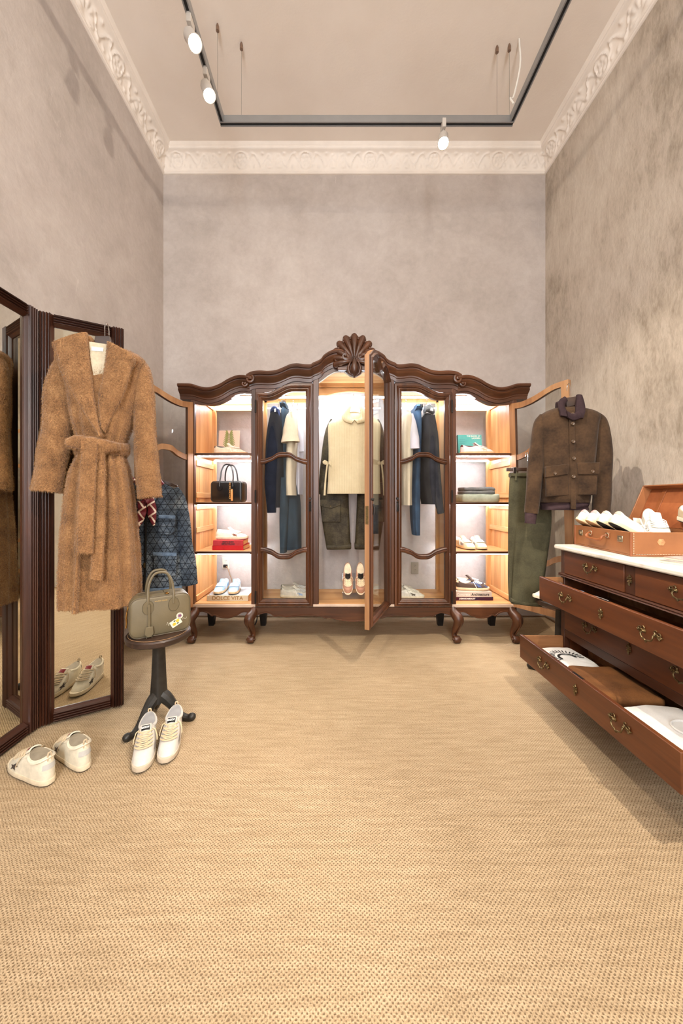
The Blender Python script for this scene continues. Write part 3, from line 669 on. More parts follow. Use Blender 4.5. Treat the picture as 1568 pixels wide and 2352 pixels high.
def sneaker(label, loc, rz, up, sole=(232, 222, 200), star=(120, 110, 105), tab=(200, 198, 192), lace=(235, 228, 212), lining=(222, 214, 200), tongue=None, badge=(20, 20, 20), mid=False, toe=None, out=(60, 52, 44), group=None, rot=None, logo=None, scale=1.0, dirty=.15, tabh=(.62, .98)):
    S = Shoe(mid); t = thing('sneaker', label, 'sneaker', loc, rz, group, rot); t.scale = (scale,)*3
    def mt(c, k, r=.6): return plain('shoe_%s_%d_%d_%d' % ((k,)+tuple(c)), c, r, var=dirty, scale=35, bmp=.12, bscale=220)
    N = 44; A = [2*PI*k/N for k in range(N)]
    def loop(sc, z, tz=0): return [(foot(a)[0]*sc, foot(a)[1]*sc, z+(tz*max(0, math.cos(a))**6)) for a in A]
    MB().loft([loop(.94, .0005, .008), loop(1.0, .004, .007), loop(1.0, .006, .006)]).build('outsole', mt(out, 'o', .8), t)
    MB().loft([loop(.99, .0055, .006), loop(1.02, .008, .004), loop(1.025, .02, .003), loop(1.01, .026, .003), loop(.95, .027, .003)]).build('sole', mt(sole, 's', .7), t)
    L = [[tuple(S.pt(a, j/12)) for a in A] for j in range(13)]
    rim = [tuple(np.array(p)*np.array((1, 1, 1))+np.array((-(p[0]+.07)*.06, -p[1]*.07, .003))) for p in L[-1]]
    MB().loft(L+[rim], caps=False).build('upper', mt(up, 'u'), t, angle=50)
    def inn(k, z): return [((p[0]+.07)*k-.07, p[1]*k, z if z else p[2]) for p in L[-1]]
    MB().loft([rim, inn(.84, 0), [((p[0]+.07)*.84-.07, p[1]*.86, p[2]-.02) for p in L[-1]], inn(.82, .035), inn(.3, .032)], caps=True).build('lining', mt(lining, 'l', .9), t)
    # tongue with badge
    p0 = S.pt(0, .72); p1 = S.pt(0, 1.0); hz = S.h[2]+(.012 if mid else .03); G = []
    for th in (.004, -.003):
        rows = []
        for i in range(9):
            q = i/8; c = (1-q)**2*p0+2*q*(1-q)*(p1+np.array([.004, 0, .006]))+q*q*np.array([p1[0]-(.004 if mid else .016), 0, hz])
            rows.append([(c[0]+th-.010*(k/4)**2*q, .024*(k/4)*(1-.12*q**6*abs(k/4)), c[2]-.012*(k/4)**2*(1-q*.6)+th*.3) for k in range(-4, 5)])
        G.append(rows)
    m = MB(); m.grid(G[0]); m.grid(G[1])
    for i in range(8):
        for k in (0, 8): m.add([G[0][i][k], G[0][i+1][k], G[1][i+1][k], G[1][i][k]], [(0, 1, 2, 3)])
    for k in range(8): m.add([G[0][8][k], G[0][8][k+1], G[1][8][k+1], G[1][8][k]], [(0, 1, 2, 3)])
    tg = m.build('tongue', mt(tongue or up, 't'), t)
    if badge:
        Bq = [[np.array(G[0][i][k])+np.array([.0016, 0, .0012]) for k in range(1, 8)] for i in (4, 5, 6, 7)] if mid else [[np.array(G[0][i][k])+np.array([.0016, 0, .0012]) for k in range(2, 7)] for i in (6, 7, 8)]
        MB().grid(Bq).build('badge', mt(badge, 'b', .5), tg)
        if logo:
            c = (np.array(Bq[0][3])+np.array(Bq[-1][3]))/2; dz = np.array(Bq[-1][3])-np.array(Bq[0][3]); an = math.atan2(dz[2], -dz[0])
            text('badge_print', 'GGDB', .0115, plain('white_print', (238, 236, 230), .6, var=.02), tg, tuple(c+np.array([.003, 0, .0026])), (an, 0, R(90)), 1.05, bold=.0004)
    # laces: bars across the throat plus crossings
    m = MB(); ts = [.60, .68, .76, .84, .92] if not mid else [.58, .66, .74, .82, .90]
    def sp(a, t_, o): return tuple(S.pt(a, t_, o))
    aw = .75
    for i, t_ in enumerate(ts):
        up_t = ts[min(i+1, len(ts)-1)]
        m.tube([sp(-aw+2*aw*k/8, t_, .0045+.0025*math.sin(PI*k/8)) for k in range(9)], .0042, 6, flat=.6)
        if i < len(ts)-1:
            for sg in (-1, 1): m.tube([sp(sg*(-aw+2*aw*k/8), t_+(up_t-t_)*k/8, .005+.003*math.sin(PI*k/8)) for k in range(9)], .003, 6, flat=.6)
    for sg in (-1, 1):
        e = np.array(sp(sg*aw, .93, .006)); m.tube([tuple(e), tuple(e+np.array([.006, sg*.012, -.006])), tuple(e+np.array([.018, sg*.02, -.03])), tuple(e+np.array([.026, sg*.021, -.046]))], .003, 6, flat=.6)
    m.build('laces', mt(lace, 'la', .85), t)
    # side stars, heel tab, toe cap
    if star:
        for sg in (-1, 1):
            a0 = sg*R(66); t0 = .36; r = .026; V = [S.pt(a0, t0, .0022)]; P = S.pt(a0, t0)
            da = np.linalg.norm(S.pt(a0+.01, t0)-P)/.01; dt = np.linalg.norm(S.pt(a0, t0+.01)-P)/.01
            for x, y in star_pts(5, r, .42, PI/2+.25): V.append(S.pt(a0+sg*x/da, min(.95, max(.02, t0+y/dt)), .0022))
            MB().add(V, [(0, 1+k, 1+(k+1) % 10) for k in range(10)]).build('star', mt(star, 'st', .5), t)
    if tab: S.patch(PI-.5, PI+.5, tabh[0], tabh[1], .0022, 10, 4).build('heel_tab', mt(tab, 'ht'), t)
    if toe: S.patch(-.62, .62, .0, .40, .0016, 14, 6).build('toe_cap', mt(toe, 'tc'), t)
    if mid: MB().tube([tuple(np.array(p)*np.array((1.0, 1.02, 1))+np.array((0, 0, -.005))) for p in L[-1][6:-5]], .0065, 7).build('collar_padding', mt(up, 'u'), t)
    for sg in (-1, 1): S.patch(sg*.72, sg*1.02, .52, .98, .0018, 4, 8).build('eyestay', mt(toe or up, 'es'), t)
    if mid: MB().tube([(-.133, -.006, .10), (-.134, -.006, .126), (-.133, -.004, .132), (-.133, .004, .132), (-.134, .006, .126), (-.133, .006, .10)], .0035, 6).build('pull_loop', mt(lace, 'pl'), t)
    return t
# ================================================================= folding mirror
M_mah = wood('mahogany_v', (28, 13, 8), (58, 29, 17), (84, 45, 26), 2, .9, .38, .15)
M_mahx = wood('mahogany_x', (28, 13, 8), (58, 29, 17), (84, 45, 26), 0, .9, .38, .15)
m, nt, b = new_mat('mirror_silver'); MATS['mirror'] = m; b.inputs['Metallic'].default_value = 1; b.inputs['Roughness'].default_value = .004
nt.links.new(ramp(nt, noise(nt, coords(nt), 3), [(.3, (226, 222, 208)), (.7, (234, 231, 220))]), b.inputs['Base Color'])
MIR = thing('folding_mirror', 'tall dark wooden folding floor mirror standing by the left wall', 'mirror', (-1.511, 1.752, 0))
def mirror_panel(p0, p1, zt):
    a = math.atan2(p1[1]-p0[1], p1[0]-p0[0]); Lw = math.hypot(p1[0]-p0[0], p1[1]-p0[1]); fw = .062; loc = (p0[0]+1.511, p0[1]-1.752, 0)
    rf = [(0, .018), (0, -.012), (.02, -.02)]
    for k in range(4):
        for q in range(5): rf.append((.06+.2*k+.18*q/4, -.016-.012*math.sin(PI*(q+.001)/4)))
    rf += [(.9, -.012), (1, -.004), (1, .018)]
    O = [(0, .012), (Lw, .012), (Lw, zt), (0, zt)]; I = [(fw, .012+fw), (Lw-fw, .012+fw), (Lw-fw, zt-fw), (fw, zt-fw)]
    pf = None
    for s, mt in ((0, M_mahx), (1, M_mah), (2, M_mahx), (3, M_mah)):        # four mitred members
        j = (s+1) % 4; lp = []
        for e in (0, 1):
            o, i_ = (O[s], I[s]) if e == 0 else (O[j], I[j])
            if s in (1, 3):   # uprights run through
                o = (o[0], o[1]); i_ = (i_[0], o[1])
            else: o = (i_[0], o[1]) ; i_ = (i_[0], i_[1])
            lp.append([(o[0]+(i_[0]-o[0])*q, y, o[1]+(i_[1]-o[1])*q) for q, y in rf])
        ob = MB().loft(lp).build('frame_member', mt, MIR, angle=20); ob.location = loc; ob.rotation_euler = (0, 0, a)
    ob = MB().box(fw-.004, Lw-fw+.004, .0, .004, .012+fw-.004, zt-fw+.004).build('mirror_glass', MATS['mirror'], MIR, smooth=False); ob.location = loc; ob.rotation_euler = (0, 0, a)
    ob = MB().box(fw-.02, Lw-fw+.02, .005, .014, .03, zt-.02).build('back_board', M_mah, MIR, smooth=False); ob.location = loc; ob.rotation_euler = (0, 0, a)
mirror_panel((-1.505, 1.760), (-1.19, 1.948), 2.095)
mirror_panel((-1.513, 1.372), (-1.513, 1.742), 2.095)
for z in (.35, 1.0, 1.7): 
    ob = MB().tube([(0, 0, z-.09), (0, 0, z+.09)], .007, 8).build('hinge', M_brass, MIR); ob.location = (0, 0, 0)
MB().tube([(0, .0, .03), (0, 0, 2.0)], .004, 6).build('hinge_pin', M_iron_d, MIR)
# ================================================================= camel coat
FC = Frame(-1.2, 1.775, R(14))
m, nt, b = new_mat('camel_mohair'); MATS['camel'] = m; v = coords(nt)
f = math_(nt, 'ADD', math_(nt, 'MULTIPLY', noise(nt, v, 14, 4), .5), math_(nt, 'MULTIPLY', noise(nt, v, 160, 3), .5))
nt.links.new(ramp(nt, f, [(.34, (92, 60, 32)), (.5, (142, 100, 60)), (.66, (176, 132, 86))]), b.inputs['Base Color']); b.inputs['Roughness'].default_value = .95; b.inputs['Sheen Weight'].default_value = .3
bump(nt, b, noise(nt, v, 110, 3), .8, .006); CM = MATS['camel']
m, nt, b = new_mat('camel_strands'); MATS['camel_s'] = m; v = coords(nt)
nt.links.new(ramp(nt, noise(nt, v, 420, 2), [(.32, (116, 78, 42)), (.5, (162, 118, 72)), (.68, (194, 150, 102))]), b.inputs['Base Color']); b.inputs['Roughness'].default_value = .75; b.inputs['Sheen Weight'].default_value = .2
CT = thing('camel_coat', 'long fuzzy camel wrap coat with tied belt hanging on the folding mirror', 'coat', (FC.x, FC.y, 0), FC.rz)
P = []
P.append(body(FC, [(803, 196, 292, .035), (812, 160, 318, .06), (826, 136, 334, .08), (850, 140, 330, .09), (900, 158, 322, .1), (960, 168, 308, .105), (1010, 183, 290, .092), (1035, 186, 286, .085), (1050, 184, 288, .09), (1100, 165, 299, .10), (1200, 153, 310, .11), (1300, 147, 317, .115), (1384, 147, 319, .12)], y=-.012, folds=.16, ff=9, seed=5, m=70, n=80).build('coat_body', CM, CT, angle=80))
P.append(sleeve(FC, [(150, 826, 14), (140, 860, 23), (138, 920, 29), (139, 985, 32), (129, 1060, 32), (119, 1128, 33)], -.01, -.05, seed=3).build('sleeve', CM, CT, angle=80))
P.append(sleeve(FC, [(318, 832, 14), (330, 865, 20), (334, 920, 23), (337, 985, 24), (342, 1060, 25), (349, 1142, 27)], -.01, -.045, seed=8).build('sleeve', CM, CT, angle=80))
P.append(slab(FC, [(224, 788), (229, 840), (237, 900), (247, 960), (259, 1012)], [(150, 812), (172, 870), (194, 920), (222, 965), (255, 1014)], -.115, .022, 30, 18, -.13).build('lapel', CM, CT, angle=80))
P.append(slab(FC, [(266, 806), (263, 850), (256, 890), (248, 930), (254, 985)], [(322, 836), (313, 885), (298, 930), (280, 965), (262, 1002)], -.112, .022, 30, 18, -.115).build('lapel', CM, CT, angle=80))
P.append(slab(FC, [(222, 786), (200, 790), (172, 800), (150, 814)], [(228, 800), (212, 830), (190, 850), (165, 850)], -.06, .03, 20, 14, -.09).build('collar', CM, CT, angle=80))
P.append(slab(FC, [(266, 800), (288, 812), (308, 824), (324, 840)], [(268, 825), (282, 850), (300, 862), (312, 870)], -.06, .03, 20, 14, -.09).build('collar', CM, CT, angle=80))
MB().prism(FC.pts([(226, 806), (268, 812), (262, 868), (250, 905), (240, 900), (230, 850)]), -.108, -.098).build('lining', cloth('cream_lining', (222, 206, 176), weave=300), CT, smooth=False)
MB().prism(FC.pts([(232, 817), (258, 820), (257, 828), (232, 826)]), -.111, -.107).build('neck_tag', plain('tag_white', (236, 230, 216), .7, var=.03), CT, smooth=False)
# belt
L = []
(bx0, bz0), (bx1, _) = FC.p(183, 1030), FC.p(289, 1030); cx, hw = (bx0+bx1)/2, (bx1-bx0)/2
for k in range(64):
    a = 2*PI*k/64; c, s = math.cos(a), math.sin(a); q = 1.02+.03*math.sin(5*a)
    o = Vector((c*hw, s*.10-.012, 0)); nrm = Vector((c/hw, s/.1, 0)).normalized()
    L.append([tuple(Vector((cx, 0, bz0+.006*math.sin(3*a)))+o*q+nrm*(.013*math.cos(b2))+Vector((0, 0, .034*math.sin(b2)))) for b2 in np.linspace(0, 2*PI, 10, endpoint=False)])
P.append(MB().loft(L, ring=True).build('belt', CM, CT, angle=80))
P.append(slab(FC, [(180, 1018), (200, 1010), (222, 1012), (240, 1022)], [(182, 1034), (204, 1040), (226, 1045), (240, 1046)], -.115, .02, 20, 14, -.14).build('belt_wrap', CM, CT, angle=80))
P.append(slab(FC, [(222, 1016), (240, 1014), (262, 1018), (290, 1026)], [(224, 1052), (246, 1060), (268, 1046), (292, 1040)], -.15, .024, 20, 14, -.105).build('belt_knot', CM, CT, angle=80))
P.append(slab(FC, [(222, 1030), (219, 1090), (217, 1170), (218, 1256)], [(254, 1030), (253, 1090), (251, 1170), (251, 1258)], -.155, .013, 30, 16, -.19).build('belt_tail', CM, CT, angle=80))
P.append(slab(FC, [(243, 1045), (244, 1120), (243, 1220), (240, 1312)], [(264, 1045), (267, 1120), (268, 1220), (265, 1316)], -.13, .012, 30, 16, -.165).build('belt_tail', CM, CT, angle=80))
P.append(slab(FC, [(214, 1052), (211, 1150), (206, 1270), (203, 1384)], [(222, 1052), (222, 1150), (215, 1270), (212, 1386)], -.10, .02, 30, 10, -.155).build('front_edge', CM, CT, angle=80))
fur(P, 230000, .0085, .00045, MATS['camel_s'], CT)
M_hang = wood('hanger_wood', (38, 24, 16), (62, 42, 30), (84, 60, 44), 0, 1, .45)
hanger('dark wooden hanger holding the camel coat on the mirror frame', FC, 246, 742, 806, .17, -.03, M_hang, hook=.045)
MB().prism(FC.pts([(229, 782), (261, 782), (266, 806), (224, 806)]), -.055, -.035).build('hanger_block', M_hang, bpy.data.objects['clothes_hanger'], bev=.003)
# ================================================================= quilted denim jacket
def quilted(name, dark, mid_, light, sc=14):
    m, nt, b = new_mat(name); v = coords(nt); lines = None
    for ang in (0, 60, 120):
        vv = coords(nt, (1, 1, 1), (0, R(ang), 0)); wv = nt.nodes.new('ShaderNodeTexWave'); wv.bands_direction = 'Z'; wv.inputs['Scale'].default_value = sc; nt.links.new(vv, wv.inputs['Vector'])
        l = ramp(nt, wv.outputs['Fac'], [(.0, (0, 0, 0, 1)), (.035, (1, 1, 1, 1))]); lines = l if lines is None else mixc(nt, 1.0, lines, l, 'MULTIPLY')
    f = math_(nt, 'ADD', math_(nt, 'MULTIPLY', noise(nt, v, 9, 5, .65), .7), math_(nt, 'MULTIPLY', noise(nt, coords(nt, (1, 1, 5)), 120, 3), .3))
    c = ramp(nt, f, [(.36, dark), (.5, mid_), (.66, light)])
    nt.links.new(mixc(nt, lines, lin(tuple(x*.6 for x in dark)), c), b.inputs['Base Color']); b.inputs['Roughness'].default_value = .9; b.inputs['Specular IOR Level'].default_value = .2
    bump(nt, b, math_(nt, 'ADD', lines, math_(nt, 'MULTIPLY', noise(nt, v, 200, 2), .3)), .6, .006); return m
M_quilt = quilted('quilted_denim', (42, 48, 58), (76, 86, 98), (138, 146, 152), 9)
FD = Frame(-1.215, 2.27, R(14))
DJ = thing('denim_jacket', 'quilted blue denim jacket hanging on the open left wardrobe door', 'jacket', (FD.x, FD.y, 0), FD.rz)
body(FD, [(1108, 308, 372, .03), (1114, 298, 386, .05), (1126, 284, 402, .07), (1150, 276, 412, .085), (1200, 277, 413, .09), (1260, 274, 417, .09), (1346, 270, 423, .095)], folds=.05, ff=7, seed=3).build('jacket_body', M_quilt, DJ, angle=80)
sleeve(FD, [(398, 1124, 12), (412, 1148, 15), (420, 1195, 17), (427, 1250, 17), (434, 1300, 18), (438, 1340, 18)], 0, -.03, seed=4).build('sleeve', M_quilt, DJ, angle=80)
sleeve(FD, [(288, 1124, 12), (274, 1148, 15), (266, 1195, 17), (260, 1250, 17), (254, 1300, 18), (250, 1340, 18)], 0, -.03, seed=5).build('sleeve', M_quilt, DJ, angle=80)
M_den = cloth('faded_denim_trim', (120, 138, 158), (70, 86, 108), patch=30)
for A_, B_ in (([(310, 1107), (322, 1125), (334, 1150), (343, 1180)], [(316, 1104), (328, 1122), (339, 1146), (347, 1178)]), ([(372, 1107), (364, 1130), (356, 1155), (349, 1180)], [(378, 1110), (370, 1134), (361, 1158), (353, 1182)])):
    slab(FD, A_, B_, -.075, .007, 14, 8, -.095).build('neck_binding', M_den, DJ)
slab(FD, [(342, 1178), (342, 1240), (341, 1300), (338, 1346)], [(347, 1178), (347, 1240), (346, 1300), (344, 1346)], -.097, .006, 14, 8, -.1).build('zip_placket', M_black, DJ)
MB().prism(FD.pts([(341, 1286), (345, 1286), (345, 1297), (341, 1297)]), -.112, -.102).build('zip_pull', M_brass, DJ)
for q in ([(374, 1183), (410, 1184), (408, 1218), (398, 1225), (378, 1224), (371, 1216)], [(362, 1265), (413, 1269), (411, 1316), (362, 1314)], [(318, 1265), (268, 1269), (270, 1316), (318, 1314)]):
    MB().prism(FD.pts(q), -.104, -.085).build('pocket', M_quilt, DJ, bev=.004)
    u0, u1, v0_ = q[0][0], q[1][0], q[0][1]; slab(FD, [(u0, v0_-2), (u1, v0_-1)], [(u0, v0_+6), (u1, v0_+7)], -.105, .005, 8, 8).build('pocket_trim', M_den, DJ)
slab(FD, [(271, 1338), (300, 1341), (345, 1343), (385, 1342), (423, 1338)], [(271, 1347), (300, 1350), (345, 1351), (385, 1351), (423, 1347)], -.085, .016, 20, 10).build('hem', M_den, DJ)
# red scarf knotted at the neck
m, nt, b = new_mat('printed_scarf'); v = coords(nt, (1, 1, 1), (0, R(35), 0))
bk = nt.nodes.new('ShaderNodeTexBrick'); bk.inputs['Scale'].default_value = 7; bk.inputs['Mortar Size'].default_value = .035; bk.inputs['Color1'].default_value = lin((112, 22, 34)); bk.inputs['Color2'].default_value = lin((96, 18, 30)); bk.inputs['Mortar'].default_value = lin((226, 204, 186)); bk.inputs['Brick Width'].default_value = .55; bk.inputs['Row Height'].default_value = .42
sx_ = nt.nodes.new('ShaderNodeSeparateXYZ'); nt.links.new(v, sx_.inputs[0]); cb = nt.nodes.new('ShaderNodeCombineXYZ'); nt.links.new(sx_.outputs[0], cb.inputs[0]); nt.links.new(sx_.outputs[2], cb.inputs[1]); nt.links.new(cb.outputs[0], bk.inputs['Vector'])
nt.links.new(bk.outputs['Color'], b.inputs['Base Color']); b.inputs['Roughness'].default_value = .6; M_scarf = m
SF = thing('neck_scarf', 'dark red printed scarf knotted round the neck of the quilted denim jacket', 'scarf', (FD.x, FD.y, 0), FD.rz)
slab(FD, [(328, 1150), (330, 1168), (328, 1186), (326, 1206)], [(346, 1150), (349, 1170), (345, 1188), (332, 1211)], -.12, .01, 20, 12, -.125, waves=.004).build('scarf_end', M_scarf, SF)
slab(FD, [(346, 1140), (350, 1165), (352, 1185), (363, 1205)], [(362, 1138), (369, 1160), (370, 1182), (367, 1203)], -.118, .01, 20, 12, -.122, waves=.004).build('scarf_end', M_scarf, SF)
slab(FD, [(306, 1103), (318, 1100), (342, 1138), (350, 1150)], [(318, 1112), (326, 1122), (338, 1152), (346, 1160)], -.06, .02, 20, 12, -.12).build('scarf_loop', M_scarf, SF)
slab(FD, [(372, 1100), (364, 1106), (354, 1138), (348, 1148)], [(382, 1112), (374, 1122), (362, 1148), (352, 1158)], -.06, .02, 20, 12, -.12).build('scarf_loop', M_scarf, SF)
hanger('dark wooden hanger inside the quilted denim jacket', FD, 343, 1052, 1096, .17, -.0, M_hang)
# ================================================================= iron pedestal stools
M_iron = plain('cast_iron', (50, 47, 43), .42, .35, var=.25, scale=25, bmp=.3, bscale=90)
M_stw = wood('stool_top', (28, 17, 11), (50, 32, 22), (70, 47, 33), 0, 1.2, .5)
def stool(label, loc, rz, reach=.166, h=.468, r=.152):
    t = thing('pedestal_stool', label, 'stool', loc, rz)
    tp = MB().lathe([(.001, h-.035), (r-.008, h-.035), (r, h-.028), (r+.001, h-.008), (r-.004, h-.001), (r-.012, h), (.001, h)], n=40, caps=False).build('top', M_stw, t)
    MB().lathe([(r-.012, h+.0006), (r-.013, h+.0016), (r-.0145, h+.0006)], n=40, caps=False).build('stitch_ring', plain('tan_thread', (170, 130, 90), .7), tp)
    L = []
    for z, a in ((h-.034, .03), (h-.045, .024), (h*.75, .026), (h*.5, .03), (.16, .034), (.11, .037)):
        L.append([(a*c, a*s, z) for c, s in [sell(2*PI*k/16+PI/4, 4) for k in range(16)]])
    MB().loft(L).build('column', M_iron, t)
    for k in range(3):
        a = 2*PI*k/3; m = MB(); q = reach/.166
        Pp = interp([(0, 0, .15), (.035, 0, .125), (.07*q, 0, .085), (.105*q, 0, .035), (.14*q, 0, .016), (reach, 0, .018)], 20); rr = [x[0] for x in interp([(.03, 0), (.03, 0), (.024, 0), (.019, 0), (.0165, 0), (.019, 0)], 20)]
        m.tube(Pp, rr, 10); m.sphere((reach, 0, .0195), (.022, .02, .019)); m.move(Matrix.Rotation(a, 4, 'Z')).build('leg', M_iron, t)
    return t
ST = (-.92, 1.803)
stool('cast iron tripod stool carrying the taupe handbag', (ST[0], ST[1], 0), math.atan2(1.655-ST[1], -.995-ST[0]))
# ================================================================= handbags
def rbox(hx, hy, hz, r, nx=5):
    """box rounded in the front view, a little in depth"""
    def lp(ix, y): 
        out = []
        for cx, cz, a0 in ((hx-r, hz-r, 0), (-hx+r, hz-r, PI/2), (-hx+r, -hz+r, PI), (hx-r, -hz+r, 3*PI/2)):
            for k in range(7): a = a0+PI/2*k/6; out.append((cx+(r-ix)*math.cos(a) if r > ix else cx, y, cz+(r-ix)*math.sin(a)))
        return out
    return MB().loft([lp(.012, -hy), lp(.004, -hy+.003), lp(0, -hy+.01), lp(-.002, 0), lp(0, hy-.01), lp(.004, hy-.003), lp(.012, hy)])
def handbag(label, loc, rz, hx, hy, hz, r, mat, trim, htop, cat='handbag', metal=None, hspan=.42):
    t = thing('handbag', label, cat, loc, rz)
    rbox(hx, hy, hz, r).build('bag_body', mat, t, loc=(0, 0, hz), angle=60)
    pts = []
    for sy in (-1, 1):     # piping round both faces
        P_ = []
        for cx, cz, a0 in ((hx-r, hz-r, 0), (-hx+r, hz-r, PI/2), (-hx+r, -hz+r, PI), (hx-r, -hz+r, 3*PI/2)):
            for k in range(7): a = a0+PI/2*k/6; P_.append((cx+(r-.001)*math.cos(a), sy*(hy-.005), hz+cz+(r-.001)*math.sin(a)))
        MB().tube(P_+[P_[0]], .0024, 6).build('piping', trim, t)
        x = hx*hspan; yy = sy*(hy-.012)
        H = [(-x, sy*(hy+.002), 2*hz-.045), (-x, sy*(hy+.0), 2*hz-.01), (-x*.98, yy, 2*hz+.03), (-x*.85, yy*.9, 2*hz+htop*.62), (-x*.5, yy*.8, 2*hz+htop*.93), (0, yy*.75, 2*hz+htop), (x*.5, yy*.8, 2*hz+htop*.93), (x*.85, yy*.9, 2*hz+htop*.62), (x*.98, yy, 2*hz+.03), (x, sy*hy, 2*hz-.01), (x, sy*(hy+.002), 2*hz-.045)]
        h = MB().tube(interp(H, 44), .0062, 8).build('handle', mat, t)
        for sx in (-1, 1):
            L_ = [[(sx*x+a*math.cos(q), sy*(hy+.0015), 2*hz-.05+a*1.35*math.sin(q)) for q in np.linspace(0, 2*PI, 20, endpoint=False)] for a in (.026, .0245)]
            L_.append([(p[0], sy*(hy+.004), p[2]) for p in L_[1]]); MB().loft(L_).build('handle_base', mat, h, smooth=False)
    MB().box(-hx+r, hx-r, -.006, .006, 2*hz-.001, 2*hz+.003).build('zip', trim, t, smooth=False)
    return t
M_taupe = plain('taupe_leather', (108, 96, 72), .45, var=.1, scale=10, bmp=.12, bscale=250); M_taupe_d = plain('taupe_edge', (92, 80, 60), .5)
M_gold = plain('gold_metal', (196, 150, 84), .25, 1, var=.05)
HB = handbag('taupe leather handbag with two handles and lemon stamp print standing on the iron stool', (ST[0]+.004, ST[1], .4685), R(33), .138, .062, .098, .04, M_taupe, M_taupe_d, .115)
for u_, w_ in ((0, .012),):
    MB().box(.02, .062, -.05, .05, .196, .201).build('closure_strap', M_taupe, HB, bev=.002)
MB().lathe([(.009, 0), (.009, .006), (.005, .008)], (.03, -.045, .2), 12).build('turn_lock', M_gold, HB)
text('front_print', 'GOLDEN GOOSE', .0075, plain('gold_foil', (216, 186, 130), .4, .5), HB, (.0, -.0632, .172), (R(90), 0, 0), bold=.0002)
k = MB(); x = -.138*.42+.004
k.box(x-.005, x+.005, -.074, -.071, .05, .165).build('key_strap', M_taupe, HB, smooth=False)
MB().prism([(x-.016, .055), (x+.016, .055), (x+.02, .02), (x+.008, .004), (x-.008, .004), (x-.02, .02)], -.078, -.069).build('key_fob', M_taupe, HB, bev=.002)
MB().tube([(x+.012*math.cos(a), -.074, .0+.010*math.sin(a)) for a in np.linspace(0, 2*PI, 16)], .002, 6).build('key_ring', M_taupe_d, HB)
MB().tube([(-.142+.004*math.sin(a), .014*math.cos(a), .14+.014*math.sin(a)) for a in np.linspace(0, 2*PI, 18)], .0028, 6).build('d_ring', M_gold, HB)
MB().tube([(-.145, -.005, .125), (-.148, -.006, .1), (-.147, -.004, .07), (-.149, -.006, .045)], .004, 6).build('strap_clip', M_gold, HB)
# printed stamp, postmark and script on the front
def decal(name, poly, mat, d=.0006, y=-.0628): return MB().prism(poly, y-d, y).build(name, mat, HB, smooth=False)
def rot2(P_, c, a): return [(c[0]+x*math.cos(a)-z*math.sin(a), c[1]+x*math.sin(a)+z*math.cos(a)) for x, z in P_]
M_cr = plain('print_cream', (226, 220, 200), .6, var=.04); M_yel = plain('print_yellow', (216, 184, 60), .6, var=.15, scale=90); M_grn = plain('print_green', (60, 84, 44), .6); M_pur = plain('print_purple', (120, 72, 110), .6)
c0 = (.068, .05); a0 = R(28)
decal('stamp', rot2([(-.026, -.017), (.026, -.017), (.026, .017), (-.026, .017)], c0, a0), M_cr)
for dx, dz in ((-.010, -.003), (.011, .004)): decal('lemon', rot2([(dx+.009*math.cos(q), dz+.0075*math.sin(q)) for q in np.linspace(0, 2*PI, 14, endpoint=False)], c0, a0), M_yel, .001)
for dx, dz in ((-.002, .010), (.006, -.008)): decal('leaf', rot2([(dx-.007, dz), (dx, dz+.004), (dx+.007, dz), (dx, dz-.003)], c0, a0), M_grn, .0011)
c1 = (.086, .082)
MB().loft([[(c1[0]+r_*math.cos(q), y_, c1[1]+r_*math.sin(q)) for q in np.linspace(0, 2*PI, 24, endpoint=False)] for r_, y_ in ((.016, -.0626), (.016, -.0634), (.013, -.0634), (.013, -.0626))], caps=False).build('postmark', M_cr, HB, smooth=False)
decal('postmark_centre', [(c1[0]+.013*math.cos(q), c1[1]+.013*math.sin(q)) for q in np.linspace(0, 2*PI, 18, endpoint=False)], plain('print_pale', (200, 196, 180), .6))
decal('flower', [(c1[0]+(.008+.002*math.cos(5*q))*math.cos(q), c1[1]+(.008+.002*math.cos(5*q))*math.sin(q)) for q in np.linspace(0, 2*PI, 20, endpoint=False)], M_pur, .0011)
MB().tube(interp([(.025, -.0632, .045), (.03, -.0632, .058), (.034, -.0632, .04), (.04, -.0632, .052), (.046, -.0632, .044)], 20), .0006, 4).build('script_line', M_cr, HB)
MB().tube(interp([(.098, -.0632, .06), (.105, -.0632, .068), (.112, -.0632, .06), (.12, -.0632, .07)], 20), .0006, 4).build('script_line', M_cr, HB)
# ================================================================= sneakers on the floor
def place(heel, toe):
    h, t_ = Vector(heel), Vector(toe); c = (h+t_)/2; return (c.x, c.y, 0), math.atan2(t_.y-h.y, t_.x-h.x)
W = (204, 198, 189)
mid_kw = dict(up=W, sole=(196, 180, 158), star=(150, 142, 140), tab=(228, 222, 210), lace=(214, 190, 154), lining=(160, 158, 158), mid=True, badge=(16, 16, 16), logo=True, out=(44, 38, 32), dirty=.07, scale=.96)
l, a = place((-.918, 1.715), (-.818, 1.452)); sneaker('white mid-top sneaker with cream laces in front of the stool, left of its pair', l, a, group='white mid-top pair by the stool', **mid_kw)
l, a = place((-.812, 1.772), (-.742, 1.503)); sneaker('white mid-top sneaker with cream laces in front of the stool, right of its pair', l, a, group='white mid-top pair by the stool', **mid_kw)
crm = dict(up=(220, 210, 188), sole=(214, 198, 170), star=(70, 62, 60), tab=(188, 184, 178), lace=(196, 176, 146), lining=(150, 138, 118), mid=True, badge=(140, 30, 40), out=(90, 76, 58), dirty=.12, tabh=(.5, .72), scale=.98)
l, a = place((-1.158, 1.405), (-1.395, 1.515)); sneaker('cream mid-top sneaker with heel to the camera, nearest the left edge', l, a, group='cream mid-top pair by the mirror', **crm)
